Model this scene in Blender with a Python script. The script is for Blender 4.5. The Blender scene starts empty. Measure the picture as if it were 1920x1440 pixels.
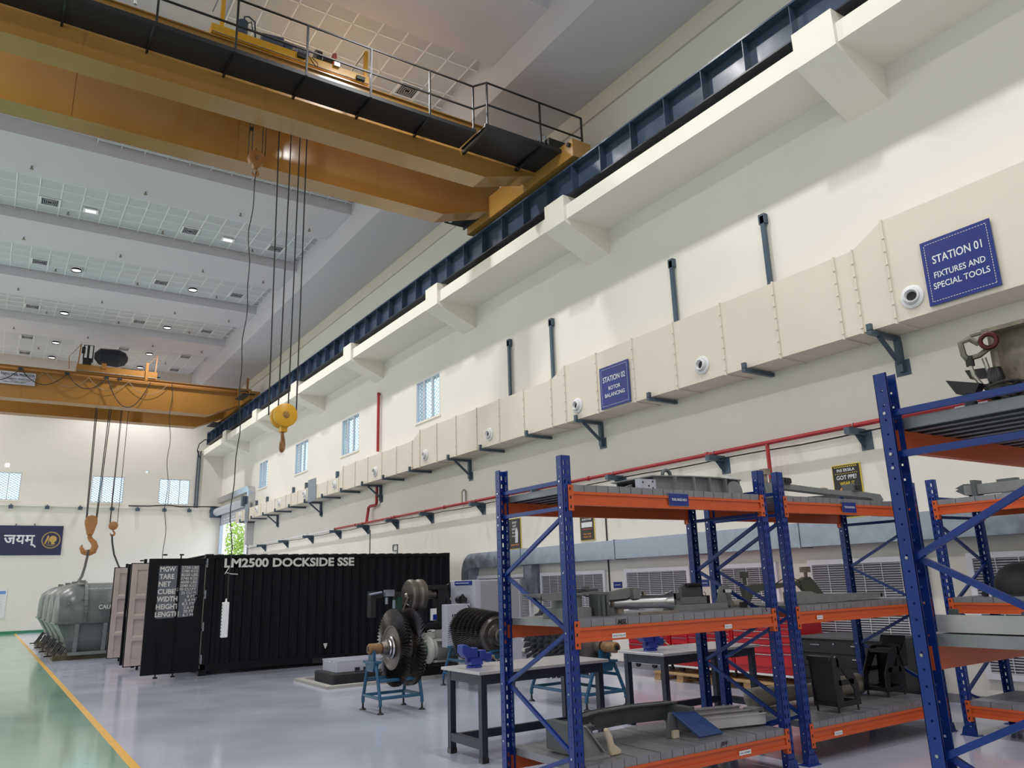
import bpy, bmesh, math, random
from mathutils import Vector, Matrix
random.seed(7)
C = bpy.context.scene.collection
PI = math.pi
# ---------------------------------------------------------------- camera
YAW, PITCH, ROLL, FPX, HC = 0.5901389959, 0.2513103515, -0.0308466854, 1450.17, 1.70
_f = Vector((math.sin(YAW)*math.cos(PITCH), math.cos(YAW)*math.cos(PITCH), math.sin(PITCH)))
_r = Vector((math.cos(YAW), -math.sin(YAW), 0)); _u = _r.cross(_f)
_c, _s = math.cos(ROLL), math.sin(ROLL)
R_, U_ = _c*_r + _s*_u, -_s*_r + _c*_u
cam_d = bpy.data.cameras.new('camera'); cam = bpy.data.objects.new('camera', cam_d); C.objects.link(cam)
cam.matrix_world = Matrix(((R_.x, U_.x, -_f.x, 0), (R_.y, U_.y, -_f.y, 0), (R_.z, U_.z, -_f.z, HC), (0, 0, 0, 1)))
cam_d.sensor_width = 36; cam_d.lens = FPX/1920*36; cam_d.clip_end = 400; cam_d.clip_start = .05
bpy.context.scene.camera = cam
# ---------------------------------------------------------------- world, lights, exposure
sc = bpy.context.scene
sc.view_settings.view_transform = 'Standard'; sc.view_settings.look = 'None'
sc.view_settings.gamma = 1; sc.view_settings.use_curve_mapping = False
sc.view_settings.exposure = -0.38
w = bpy.data.worlds.new('sky'); sc.world = w; w.use_nodes = True
wn = w.node_tree.nodes['Background']; wn.inputs[0].default_value = (.88, .95, 1.0, 1); wn.inputs[1].default_value = 3.6

def area(name, loc, size, sy, power, rot=(0, 0, 0), col=(1, .98, .95), shape='RECTANGLE'):
    d = bpy.data.lights.new(name, 'AREA'); d.shape = shape; d.size = size; d.size_y = sy; d.energy = power; d.color = col
    o = bpy.data.objects.new(name, d); C.objects.link(o); o.location = loc; o.rotation_euler = rot
    return o
def spot(name, loc, power, ang=2.25):
    d = bpy.data.lights.new(name, 'SPOT'); d.energy = power; d.color = (1, .975, .95); d.spot_size = ang; d.spot_blend = .5; d.shadow_soft_size = .2
    o = bpy.data.objects.new(name, d); C.objects.link(o); o.location = loc
# added daylight fill in front of the solid left and back walls (outside the frame)
for i, y in enumerate((-3, 6, 15, 24, 33, 42)):
    area('window_daylight', (-10.9, y, 6.2), 6.0, 6.0, (140, 140, 170, 230, 380, 600)[i], (0, -PI/2, 0), (.95, .97, 1.0))
area('window_daylight', (-3, -7.8, 6.5), 8, 5, 100, (PI/2, 0, 0), (.97, .98, 1.0))
# added unseen fill row over the left half; hall lamps in the right ceiling coffers
for y in (-4, 5, 13, 21, 29, 37, 44):
    area('high_bay_lamp', (-4.2, y, 13.5), 1.2, 1.2, 420, col=(1, .97, .93))
for y in (-6.5, -1.0, 4.6, 10.2, 15.2, 20.8, 26.3, 31.9, 37.4, 44.4):
    spot('ceiling_lamp', (5.85, y, 13.9), 1250)

# ---------------------------------------------------------------- helpers
ORD = ['first', 'second', 'third', 'fourth', 'fifth', 'sixth', 'seventh', 'eighth', 'ninth', 'tenth', 'eleventh', 'twelfth', 'thirteenth', 'fourteenth']
def tag(o, label=None, cat=None, group=None, kind=None):
    if label: o['label'] = label
    if cat: o['category'] = cat
    if group: o['group'] = group
    if kind: o['kind'] = kind
    return o

def thing(name, loc, label, cat, group=None):
    o = bpy.data.objects.new(name, None); C.objects.link(o); o.location = loc; o.empty_display_size = .1
    return tag(o, label, cat, group)

def origin_of(p):
    v = Vector((0, 0, 0))
    while p is not None:
        v += p.location; p = p.parent
    return v

def copy_tree(o, parent=None, off=None):
    c = o.copy(); C.objects.link(c); c.parent = parent
    if off is not None: c.location = o.location + Vector(off)
    for ch in list(o.children): copy_tree(ch, c)
    return c

class MB:
    """collects shapes given in world coordinates into one mesh"""
    def __init__(s): s.bm = bmesh.new(); s.mi = 0
    def _f(s, vs):
        try:
            f = s.bm.faces.new(vs); f.material_index = s.mi; return f
        except ValueError: return None
    def box(s, x0, x1, y0, y1, z0, z1):
        v = [s.bm.verts.new((x, y, z)) for x in (x0, x1) for y in (y0, y1) for z in (z0, z1)]
        for q in ((0, 1, 3, 2), (4, 6, 7, 5), (0, 4, 5, 1), (2, 3, 7, 6), (0, 2, 6, 4), (1, 5, 7, 3)): s._f([v[i] for i in q])
        return s
    def cb(s, cx, cy, cz, dx, dy, dz): return s.box(cx-dx/2, cx+dx/2, cy-dy/2, cy+dy/2, cz-dz/2, cz+dz/2)
    def prism(s, pts, axis, a, b):
        """pts: 2D outline; axis x: (y,z), y: (x,z), z: (x,y)"""
        def P(p, t): return (t, p[0], p[1]) if axis == 'x' else ((p[0], t, p[1]) if axis == 'y' else (p[0], p[1], t))
        A = [s.bm.verts.new(P(p, a)) for p in pts]; B = [s.bm.verts.new(P(p, b)) for p in pts]; n = len(pts)
        s._f(A[::-1]); s._f(B)
        for i in range(n): s._f((A[i], A[(i+1) % n], B[(i+1) % n], B[i]))
        return s
    def bar(s, p0, p1, w, h, up=(0, 0, 1)):
        p0, p1 = Vector(p0), Vector(p1); d = (p1-p0).normalized(); up = Vector(up)
        if abs(d.dot(up)) > .98: up = Vector((1, 0, 0))
        x = d.cross(up).normalized(); y = x.cross(d).normalized()
        v = []
        for p in (p0, p1):
            for a, b in ((-1, -1), (1, -1), (1, 1), (-1, 1)): v.append(s.bm.verts.new(p + x*a*w/2 + y*b*h/2))
        s._f(v[3::-1]); s._f(v[4:])
        for i in range(4): s._f((v[i], v[(i+1) % 4], v[4+(i+1) % 4], v[4+i]))
        return s
    def lathe(s, prof, c, axis='z', n=20, cap=True):
        """prof: list of (t, r) along the axis from centre c"""
        c = Vector(c); ax = {'x': Vector((1, 0, 0)), 'y': Vector((0, 1, 0)), 'z': Vector((0, 0, 1))}[axis] if isinstance(axis, str) else Vector(axis).normalized()
        u = ax.orthogonal().normalized(); v = ax.cross(u)
        rings = []
        for t, r in prof:
            rings.append([s.bm.verts.new(c + ax*t + (u*math.cos(2*PI*i/n) + v*math.sin(2*PI*i/n))*max(r, 1e-4)) for i in range(n)])
        for a, b in zip(rings, rings[1:]):
            for i in range(n): s._f((a[i], a[(i+1) % n], b[(i+1) % n], b[i]))
        if cap: s._f(rings[0][::-1]); s._f(rings[-1])
        return s
    def cyl(s, p0, p1, r, r1=None, n=12):
        d = Vector(p1)-Vector(p0); return s.lathe([(0, r), (d.length, r if r1 is None else r1)], p0, d, n)
    def tube(s, pts, r, n=8, closed=False):
        pts = [Vector(p) for p in pts]; m = len(pts); rings = []
        t0 = (pts[1]-pts[0]).normalized(); u = t0.orthogonal().normalized()
        for i in range(m):
            if closed: t = (pts[(i+1) % m]-pts[i-1]).normalized()
            else: t = (pts[min(i+1, m-1)]-pts[max(i-1, 0)]).normalized()
            u = (u - t*u.dot(t)).normalized(); v = t.cross(u)
            rings.append([s.bm.verts.new(pts[i] + (u*math.cos(2*PI*k/n)+v*math.sin(2*PI*k/n))*r) for k in range(n)])
        k_ = m if closed else m-1
        for i in range(k_):
            a, b = rings[i], rings[(i+1) % m]
            for k in range(n): s._f((a[k], a[(k+1) % n], b[(k+1) % n], b[k]))
        if not closed: s._f(rings[0][::-1]); s._f(rings[-1])
        return s
    def quad(s, a, b, c, d): s._f([s.bm.verts.new(p) for p in (a, b, c, d)]); return s
    def ring(s, c, axis, R, r, n=24, k=8, a0=0, a1=2*PI):
        c = Vector(c); ax = {'x': Vector((1, 0, 0)), 'y': Vector((0, 1, 0)), 'z': Vector((0, 0, 1))}[axis] if isinstance(axis, str) else Vector(axis).normalized()
        u = ax.orthogonal().normalized(); v = ax.cross(u); full = abs(a1-a0-2*PI) < 1e-6
        pts = [c + (u*math.cos(a0+(a1-a0)*i/(n if full else n-1)) + v*math.sin(a0+(a1-a0)*i/(n if full else n-1)))*R for i in range(n)]
        return s.tube(pts, r, k, closed=full)
    def build(s, name, mat, parent=None, smooth=False, bevel=0, origin=None, loc_rot=None, kind=None):
        bm = s.bm
        bmesh.ops.recalc_face_normals(bm, faces=bm.faces)
        if parent is not None: org = origin_of(parent)
        elif origin is not None: org = Vector(origin)
        else:
            xs = [v.co for v in bm.verts]
            org = Vector(((min(c.x for c in xs)+max(c.x for c in xs))/2, (min(c.y for c in xs)+max(c.y for c in xs))/2, min(c.z for c in xs)))
        for v in bm.verts: v.co -= org
        if smooth:
            for f in bm.faces: f.smooth = True
            for e in bm.edges:
                if len(e.link_faces) == 2 and e.calc_face_angle(0) > .6: e.smooth = False
        me = bpy.data.meshes.new(name); bm.to_mesh(me); bm.free()
        for m in (mat if isinstance(mat, (list, tuple)) else [mat]): me.materials.append(m)
        o = bpy.data.objects.new(name, me); C.objects.link(o)
        if parent is not None: o.parent = parent
        else: o.location = org
        if bevel:
            b = o.modifiers.new('edge', 'BEVEL'); b.width = bevel; b.segments = 1; b.limit_method = 'ANGLE'; b.angle_limit = .7
        if kind: o['kind'] = kind
        return o

def text(s, mat, parent, origin, right, up, height=None, width=None, depth=.002, name='lettering', bold=0, align='LEFT', shear=0):
    """flat lettering: origin = baseline start in world; scaled to cap height and optional width"""
    cu = bpy.data.curves.new('t', 'FONT'); cu.body = s; cu.size = 1; cu.offset = bold; cu.shear = shear; cu.extrude = 0; cu.resolution_u = 3
    ob = bpy.data.objects.new('t', cu); C.objects.link(ob)
    bpy.context.view_layer.update()
    me = bpy.data.meshes.new_from_object(ob.evaluated_get(bpy.context.evaluated_depsgraph_get()))
    bpy.data.objects.remove(ob); bpy.data.curves.remove(cu)
    if not me.vertices: return None
    xs = [v.co.x for v in me.vertices]; ys = [v.co.y for v in me.vertices]
    x0, x1, y0, y1 = min(xs), max(xs), min(ys), max(ys)
    sy = height/(y1-y0) if height else 1
    sx = width/(x1-x0) if width else sy
    if not height: sy = sx
    right = Vector(right).normalized(); up = Vector(up).normalized(); nrm = right.cross(up)
    off = {'LEFT': 0, 'CENTER': -(x1-x0)*sx/2, 'RIGHT': -(x1-x0)*sx}[align]
    org = Vector(origin) - origin_of(parent)
    for v in me.vertices:
        v.co = org + right*((v.co.x-x0)*sx + off) + up*((v.co.y-y0)*sy) + nrm*depth
    me.name = name; me.materials.clear(); me.materials.append(mat)
    o = bpy.data.objects.new(name, me); C.objects.link(o); o.parent = parent
    return o
# ---------------------------------------------------------------- materials
def lin(c): return tuple((x/12.92 if x <= .04045 else ((x+.055)/1.055)**2.4) for x in [v/255 for v in c])
def mat(name, rgb, rough=.5, metal=0, var=.06, scale=6, bump=0, bscale=60, coat=0, stretch=None, spec=None, rvar=0):
    m = bpy.data.materials.new(name); m.use_nodes = True; nt = m.node_tree; n = nt.nodes; L = nt.links
    b = n['Principled BSDF']; col = lin(rgb)
    b.inputs['Roughness'].default_value = rough; b.inputs['Metallic'].default_value = metal
    if spec is not None: b.inputs['Specular IOR Level'].default_value = spec
    if coat: b.inputs['Coat Weight'].default_value = coat; b.inputs['Coat Roughness'].default_value = .12
    tc = n.new('ShaderNodeTexCoord'); mp = n.new('ShaderNodeMapping'); L.new(tc.outputs['Object'], mp.inputs[0])
    if stretch: mp.inputs['Scale'].default_value = stretch
    ns = n.new('ShaderNodeTexNoise'); ns.inputs['Scale'].default_value = scale; ns.inputs['Detail'].default_value = 5
    L.new(mp.outputs[0], ns.inputs['Vector'])
    mx = n.new('ShaderNodeMix'); mx.data_type = 'RGBA'
    mx.inputs[6].default_value = tuple(max(0, c*(1-var)) for c in col)+(1,); mx.inputs[7].default_value = tuple(min(1, c*(1+var)) for c in col)+(1,)
    cr = n.new('ShaderNodeMapRange'); cr.inputs[1].default_value = .3; cr.inputs[2].default_value = .7
    L.new(ns.outputs[0], cr.inputs[0]); L.new(cr.outputs[0], mx.inputs[0]); L.new(mx.outputs[2], b.inputs['Base Color'])
    if rvar:
        rr = n.new('ShaderNodeMapRange'); rr.inputs[3].default_value = max(0, rough-rvar); rr.inputs[4].default_value = rough+rvar
        L.new(cr.outputs[0], rr.inputs[0]); L.new(rr.outputs[0], b.inputs['Roughness'])
    if bump:
        n2 = n.new('ShaderNodeTexNoise'); n2.inputs['Scale'].default_value = bscale; n2.inputs['Detail'].default_value = 3
        L.new(mp.outputs[0], n2.inputs['Vector'])
        bp = n.new('ShaderNodeBump'); bp.inputs['Strength'].default_value = bump; bp.inputs['Distance'].default_value = .02
        L.new(n2.outputs[0], bp.inputs['Height']); L.new(bp.outputs[0], b.inputs['Normal'])
    return m
def emis(name, rgb, s):
    m = bpy.data.materials.new(name); m.use_nodes = True; b = m.node_tree.nodes['Principled BSDF']
    b.inputs['Base Color'].default_value = lin(rgb)+(1,); b.inputs['Emission Color'].default_value = lin(rgb)+(1,); b.inputs['Emission Strength'].default_value = s
    return m
M = {}
M['wall'] = mat('painted_wall', (228, 224, 217), .75, var=.02, scale=.6, bump=.05, bscale=8)
M['wall_up'] = mat('painted_upper_wall', (220, 212, 198), .75, var=.02, scale=.6)  # top wall band, slightly darker and warmer than the wall below
M['slab'] = mat('painted_concrete', (236, 233, 222), .7, var=.015, scale=1)
M['ceil'] = mat('ceiling_board', (212, 208, 217), .8, var=.015, scale=.4)
M['tile'] = mat('ceiling_tile', (198, 199, 206), .75, var=.03, scale=2)
M['tgrid'] = mat('ceiling_tee', (246, 246, 250), .25, metal=.0, var=.02)
M['floor'] = mat('grey_epoxy', (186, 191, 210), .16, var=.05, scale=.8, bump=.012, bscale=3, coat=.3, rvar=.05)
M['green'] = mat('green_epoxy', (124, 168, 146), .12, var=.08, scale=.8, bump=.03, bscale=4, coat=.35, rvar=.04)
M['yline'] = mat('yellow_floor_paint', (222, 170, 62), .3, var=.08, scale=5)
M['white'] = mat('white_plastic', (225, 226, 230), .4, var=.02)
M['grill'] = mat('louvre_aluminium', (196, 196, 206), .4, metal=.2, var=.03)
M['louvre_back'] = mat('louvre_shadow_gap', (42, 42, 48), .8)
M['frame_w'] = mat('white_frame', (222, 222, 232), .4, var=.02)
M['navy'] = mat('navy_steel', (62, 76, 98), .32, var=.08, scale=3, rvar=.06)
M['navy_d'] = mat('dark_navy_steel', (30, 34, 44), .4, var=.08)
M['slate'] = mat('slate_paint', (66, 84, 100), .4, var=.06)
M['yellow'] = mat('crane_yellow', (166, 124, 64), .22, var=.05, scale=1.2, coat=.4, rvar=.05)
M['yellow2'] = mat('crane_yellow_dull', (150, 104, 44), .35, var=.05, scale=1.2)  # far crane: yellow darkened in the colour itself to look backlit
M['yellow_b'] = mat('bright_yellow', (220, 164, 34), .35, var=.05)
M['orange_h'] = mat('ochre_hook_paint', (156, 106, 60), .45, var=.1)
M['black'] = mat('black_paint', (26, 26, 32), .5, var=.12)
M['blackg'] = mat('black_gloss', (22, 22, 26), .25, var=.1)
M['cont'] = mat('container_black', (9, 12, 19), .5, var=.15, scale=2, rvar=.05, spec=.22)
M['pink'] = mat('faded_pink_primer', (196, 178, 178), .6, var=.05, scale=3)
M['txt_w'] = mat('white_lettering', (205, 204, 200), .6, var=.08, scale=20)
M['txt_panel'] = mat('grey_stencil_patch', (92, 96, 106), .6, var=.1, scale=6)
M['galv'] = mat('galvanised_steel', (150, 158, 172), .38, metal=.75, var=.18, scale=5, rvar=.1)
M['galv_d'] = mat('deck_galvanised', (138, 140, 147), .42, metal=.45, var=.12, scale=9, rvar=.08)
M['duct'] = mat('cream_duct_sheet', (222, 214, 200), .5, var=.02, scale=1.5)
M['sign'] = mat('blue_sign', (12, 38, 124), .35, var=.1, scale=2)
M['blue'] = mat('rack_blue', (8, 46, 124), .36, var=.08, scale=4, rvar=.05)
M['orange'] = mat('rack_orange', (204, 88, 40), .4, var=.06, scale=4)
M['red'] = mat('red_pipe', (160, 36, 40), .38, var=.06)
M['redcab'] = mat('red_cabinet', (186, 30, 44), .3, var=.05)
M['chrome'] = mat('polished_steel', (200, 200, 206), .22, metal=.95, var=.05)
M['steel'] = mat('machined_steel', (150, 142, 132), .32, metal=.9, var=.12, scale=14)
M['blade'] = mat('dark_blade_steel', (84, 80, 80), .34, metal=.7, var=.2, scale=20)
M['disc'] = mat('disc_steel', (104, 98, 94), .4, metal=.8, var=.15, scale=8)
M['brass'] = mat('bronze_wrap', (132, 100, 68), .5, metal=.3, var=.25, scale=18)
M['dteal'] = mat('stand_blue', (28, 80, 114), .4, var=.1)
M['bench_top'] = mat('bench_sheet_top', (186, 184, 188), .28, metal=.35, var=.06, scale=3)
M['bench'] = mat('bench_navy', (26, 36, 56), .4, var=.1)
M['vice'] = mat('vice_blue', (30, 52, 142), .35, var=.08)
M['grey_f'] = mat('fixture_grey', (124, 127, 128), .5, var=.1, scale=8)
M['grey_m'] = mat('fixture_dark_grey', (84, 88, 92), .5, var=.1, scale=8)
M['olive'] = mat('fixture_olive', (92, 94, 82), .5, var=.1)
M['cangrey'] = mat('shipping_can_grey', (96, 102, 104), .3, var=.08, scale=2, rvar=.06)
M['skid'] = mat('oiled_skid_timber', (84, 78, 62), .8, var=.2, scale=4)
M['wood'] = mat('pallet_wood', (178, 146, 106), .8, var=.2, scale=4, stretch=(1, 8, 8))
M['rust'] = mat('weathered_steel', (142, 132, 120), .7, metal=.25, var=.3, scale=12, bump=.3, bscale=40)
M['rope'] = mat('wire_rope', (60, 58, 56), .5, metal=.6, var=.2, scale=30)
M['rope_s'] = mat('bright_wire_rope', (178, 174, 170), .35, metal=.8, var=.2, scale=40)
M['maroon'] = mat('shackle_maroon', (84, 30, 32), .4, metal=.4, var=.2)
M['cable'] = mat('black_cable', (32, 32, 34), .6, var=.1)
M['cloth'] = mat('cream_cloth', (196, 182, 162), .9, var=.08, bump=.3, bscale=30)
M['wrap'] = mat('dusty_plastic_wrap', (140, 136, 128), .45, var=.12, scale=7, bump=.5, bscale=12)
M['blue_t'] = mat('blue_plastic', (52, 78, 128), .3, var=.1)
M['rubber'] = mat('dark_rubber', (42, 44, 48), .6, var=.08)
M['mach'] = mat('machine_grey', (178, 180, 194), .4, var=.03)
M['mach_d'] = mat('machine_side_grey', (150, 150, 158), .4, var=.03)
M['motor'] = mat('motor_grey', (170, 170, 166), .45, var=.08)
M['dgreen'] = mat('dark_green_paint', (24, 62, 50), .4, var=.1)
M['concrete'] = mat('concrete', (160, 158, 154), .85, var=.08, scale=6)
M['navyban'] = mat('banner_navy', (44, 46, 82), .5, var=.04)
M['gold'] = mat('crest_gold', (196, 164, 86), .45, var=.08)
M['gframe'] = mat('crest_ring', (150, 140, 112), .5, var=.05)
M['pblack'] = mat('poster_black', (26, 26, 28), .45)
M['pyel'] = mat('poster_yellow', (226, 204, 60), .45)
M['porange'] = mat('poster_orange', (232, 150, 50), .45)
M['ppeach'] = mat('poster_peach', (222, 150, 116), .45)
M['grid'] = mat('window_grille', (132, 150, 162), .5)
M['bronze_w'] = mat('window_alu', (196, 198, 206), .45, var=.02)
M['glow'] = emis('lamp_lens', (255, 252, 246), 30)
M['floodl'] = emis('flood_lens', (255, 252, 246), 120)
M['leaf'] = mat('tree_leaf', (120, 150, 50), .6, var=.35, scale=3)
M['bark'] = mat('tree_bark', (96, 80, 62), .9, var=.2)
M['ground'] = mat('pale_paving', (200, 196, 186), .8, var=.05)
M['stain'] = mat('green_skirting', (58, 130, 104), .4, var=.05)
M['skirt'] = mat('grey_skirting', (134, 134, 140), .4, var=.05)
M['board'] = mat('white_poster', (226, 228, 232), .5, var=.03)
# window glass: thin clear pane
def glassmat(name, rgb, fac):
    m = bpy.data.materials.new(name); m.use_nodes = True; nt = m.node_tree; n = nt.nodes; L = nt.links
    n.remove(n['Principled BSDF']); out = n['Material Output']
    t = n.new('ShaderNodeBsdfTransparent'); t.inputs[0].default_value = lin(rgb)+(1,)
    g = n.new('ShaderNodeBsdfGlossy'); g.inputs['Roughness'].default_value = .05
    mx = n.new('ShaderNodeMixShader'); mx.inputs[0].default_value = fac
    L.new(t.outputs[0], mx.inputs[1]); L.new(g.outputs[0], mx.inputs[2]); L.new(mx.outputs[0], out.inputs[0])
    return m
M['glass'] = glassmat('window_glass', (232, 244, 250), .08)
# ---------------------------------------------------------------- room shell
WX, FY, BY, LX = 10.84, 46.8, -8.0, -11.0
def struct(mb, name, m, **k): return tag(mb.build(name, m, **k), kind='structure')
struct(MB().box(1.52, WX, BY, FY, -.2, 0), 'floor', M['floor'], origin=(6, 20, 0))
struct(MB().box(LX, 1.43, BY, FY, -.2, 0), 'floor', M['green'], origin=(-4, 20, 0))
struct(MB().box(1.43, 1.52, BY, FY, -.2, .001), 'trim_1', M['yline'], origin=(1.47, 20, 0))

def wall_panel(axis, c0, c1, a0, a1, z0, z1, openings, name, m):
    """axis 'x': wall in plane x, running along y; openings (a0,a1,z0,z1)"""
    mb = MB()
    def bx(p, q, r, s):
        if q-p < 1e-4 or s-r < 1e-4: return
        if axis == 'x': mb.box(c0, c1, p, q, r, s)
        else: mb.box(p, q, c0, c1, r, s)
    cur = a0
    for (p, q, r, s) in sorted(openings):
        bx(cur, p, z0, z1); bx(p, q, z0, r); bx(p, q, s, z1); cur = q
    bx(cur, a1, z0, z1)
    return struct(mb, name, m)
UW = [(20.12, 21.72, 6.66, 8.0), (26.4, 28.1, 6.56, 7.98), (31.95, 33.65, 6.57, 7.95), (37.8, 39.2, 6.57, 7.9)]
DOOR = (40.55, 46.5, 0, 5.85)
wall_panel('x', WX, WX+.3, BY, FY+.3, 0, 12.35, UW+[DOOR], 'wall_right', M['wall'])
struct(MB().box(WX-.06, WX+.3, BY, FY, 12.35, 14.3), 'wall_right', M['wall_up'])
FW = [(-.72, .93, 6.5, 7.92), (4.12, 5.7, 6.5, 7.92), (7.46, 9.08, 6.5, 7.92), (.17, .33, 8.18, 8.34), (6.73, 6.87, 8.2, 8.34)]
wall_panel('y', FY, FY+.3, LX, WX, 0, 14.3, FW[:1]+FW[1:3]+FW[4:], 'wall_far', M['wall'])
wall_panel('x', LX-.3, LX, BY, FY+.3, 0, 14.3, [], 'wall_left', M['wall'])
wall_panel('y', BY-.3, BY, LX, WX, 0, 14.3, [], 'wall_back', M['wall'])
struct(MB().box(LX, WX, FY-.02, FY, 0, .13), 'baseboard_far', M['stain'])
struct(MB().box(WX-.02, WX, BY, 40.5, 0, .11), 'baseboard_right', M['skirt'])
# shallow ledge on the far wall
struct(MB().box(LX, 9.7, FY-.1, FY, 6.22, 6.34), 'trim_2', M['wall'])
# ceiling: perimeter soffit, cross beams, coffers with lay-in tiles
ZE, ZB, ZT, XE = 12.8, 13.67, 14.02, 8.75
cmb = MB().box(XE, WX, BY, FY, ZE, 14.6)
BEAMS = [5.65, 11.2, 16.77, 22.33, 27.88, 33.45, 39.0]
for y in [-5.5, .1]+BEAMS: cmb.box(LX, XE, y, y+2.25, ZB, 14.6)
cmb.box(LX, XE, BY, FY, 14.1, 14.6)
ceil = struct(cmb, 'ceiling', M['ceil'], origin=(0, 20, 14))
tile_me = None
tees = MB(); rest = MB(); ntile = 0
TP = .607
for bi, y in enumerate(BEAMS):
    ya = y+2.25; yb = BEAMS[bi+1] if bi < 6 else FY
    ny = int((yb-ya-.1)/TP); y0 = ya + ((yb-ya)-ny*TP)/2
    xa = {0: 4.5, 1: 3.6, 2: 1.8}.get(bi, -.63)
    nx = int((XE-.05-xa)/TP)+1
    x0 = .017 + TP*math.floor((xa-.017)/TP)
    skip = {}
    for i in range(nx):
        for j in range(ny):
            cx, cy = x0+TP*(i+.5), y0+TP*(j+.5)
            if cx+TP/2 > XE: continue
            if bi < 6:
                if tile_me is None:
                    t0 = MB().cb(cx, cy, ZT+.015, TP-.022, TP-.022, .03).build('ceiling_tile', M['tile'], parent=ceil)
                    for v in t0.data.vertices: v.co -= Vector((cx, cy, ZT+.015))-origin_of(ceil)
                    t0.location = Vector((cx, cy, ZT+.015))-origin_of(ceil); tile_me = t0.data
                else:
                    t = bpy.data.objects.new('ceiling_tile', tile_me); C.objects.link(t); t.parent = ceil
                    t.location = Vector((cx, cy, ZT+.015+random.uniform(-.002, .003)))-origin_of(ceil)
                    t.rotation_euler = (random.uniform(-.004, .004), random.uniform(-.004, .004), 0)
                ntile += 1
            else: rest.cb(cx, cy, ZT+.015, TP-.022, TP-.022, .03)
    for i in range(nx+1):
        x = x0+TP*i
        if x < XE: tees.box(x-.015, x+.015, ya, yb, ZT-.012, ZT+.01)
    for j in range(ny+1): tees.box(x0, XE, y0+TP*j-.015, y0+TP*j+.015, ZT-.012, ZT+.01)
rest.build('ceiling_tile', M['tile'], parent=ceil, kind='stuff')
tees.build('grid_tee', M['tgrid'], parent=ceil, kind='stuff')
print('tiles', ntile)

# slab ledge with corbels carrying the runway
led = struct(MB().box(9.68, WX, BY, FY, 9.35, 9.68), 'trim_3', M['slab'], origin=(10.3, 20, 9.35))
CORB = [-.4, 5.8, 12.45, 18.3, 24.6, 30.4, 36.1, 41.7]
for y in CORB:
    MB().prism([(9.6, 9.28), (9.6, 9.9), (9.98, 9.9), (9.98, 9.5), (WX, 9.5), (WX, 8.76)], 'y', y-.35, y+.35).build('corbel', M['slab'], parent=led)

# ---------------------------------------------------------------- windows
def mesh_grille(mb, P, a0, a1, z0, z1, pitch=.105, w=.011):
    """expanded-metal diamonds; P maps (a,z)->world"""
    def clip(pa, pz, qa, qz):
        # param clip to rect
        t0, t1 = 0, 1; da, dz = qa-pa, qz-pz
        for p, q in ((-da, pa-a0), (da, a1-pa), (-dz, pz-z0), (dz, z1-pz)):
            if abs(p) < 1e-9:
                if q < 0: return None
            else:
                r = q/p
                if p < 0: t0 = max(t0, r)
                else: t1 = min(t1, r)
        return None if t0 >= t1 else ((pa+da*t0, pz+dz*t0), (pa+da*t1, pz+dz*t1))
    H = z1-z0; k = .62
    for sgn in (1, -1):
        a = a0-(H/k)
        while a < a1+H/k:
            seg = clip(a, z0 if sgn > 0 else z1, a+H/k, z1 if sgn > 0 else z0)
            if seg and abs(seg[0][0]-seg[1][0]) > .03: mb.bar(P(*seg[0]), P(*seg[1]), w, w)
            a += pitch*1.9
def window(n, axis, c, a0, a1, z0, z1, panes=3, s=-1):
    """c: wall face plane; s: side of the room"""
    def P(a, z, d=0): return (c-s*d*0 + d, a, z) if axis == 'x' else (a, c+d, z)
    def bx(mb, p, q, r, t, d0, d1):
        if axis == 'x': mb.box(c+d0, c+d1, p, q, r, t)
        else: mb.box(p, q, c+d0, c+d1, r, t)
    o = thing('window_%d' % n, P((a0+a1)/2, z0), None, None); o['kind'] = 'structure'
    f = MB(); b = .045
    bx(f, a0, a1, z0, z0+b, .0, .09); bx(f, a0, a1, z1-b, z1, .0, .09); bx(f, a0, a0+b, z0+b, z1-b, .0, .09); bx(f, a1-b, a1, z0+b, z1-b, .0, .09)
    for i in range(1, panes):
        m_ = a0+(a1-a0)*i/panes; bx(f, m_-.025, m_+.025, z0+b, z1-b, .0, .08)
    f.build('window_frame', M['bronze_w'], o)
    for i in range(panes):
        p, q = a0+(a1-a0)*i/panes+.03, a0+(a1-a0)*(i+1)/panes-.03
        g = MB(); bx(g, p, q, z0+b, z1-b, .045, .05); g.build('pane', M['glass'], o)
    g = MB(); mesh_grille(g, lambda a, z: P(a, z, .14), a0+.02, a1-.02, z0+.02, z1-.02, w=.011 if axis == 'x' else .02); g.build('mesh_grille', M['grid'], o, kind='stuff')
    g = MB(); bx(g, a0-.05, a1+.05, z0-.04, z0, -.04, .2); g.build('window_sill', M['slab'], o)
for i, u in enumerate(UW): window(i+1, 'x', WX, *u)
for i, u in enumerate(FW[:3]): window(i+5, 'y', FY, *u)

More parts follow.
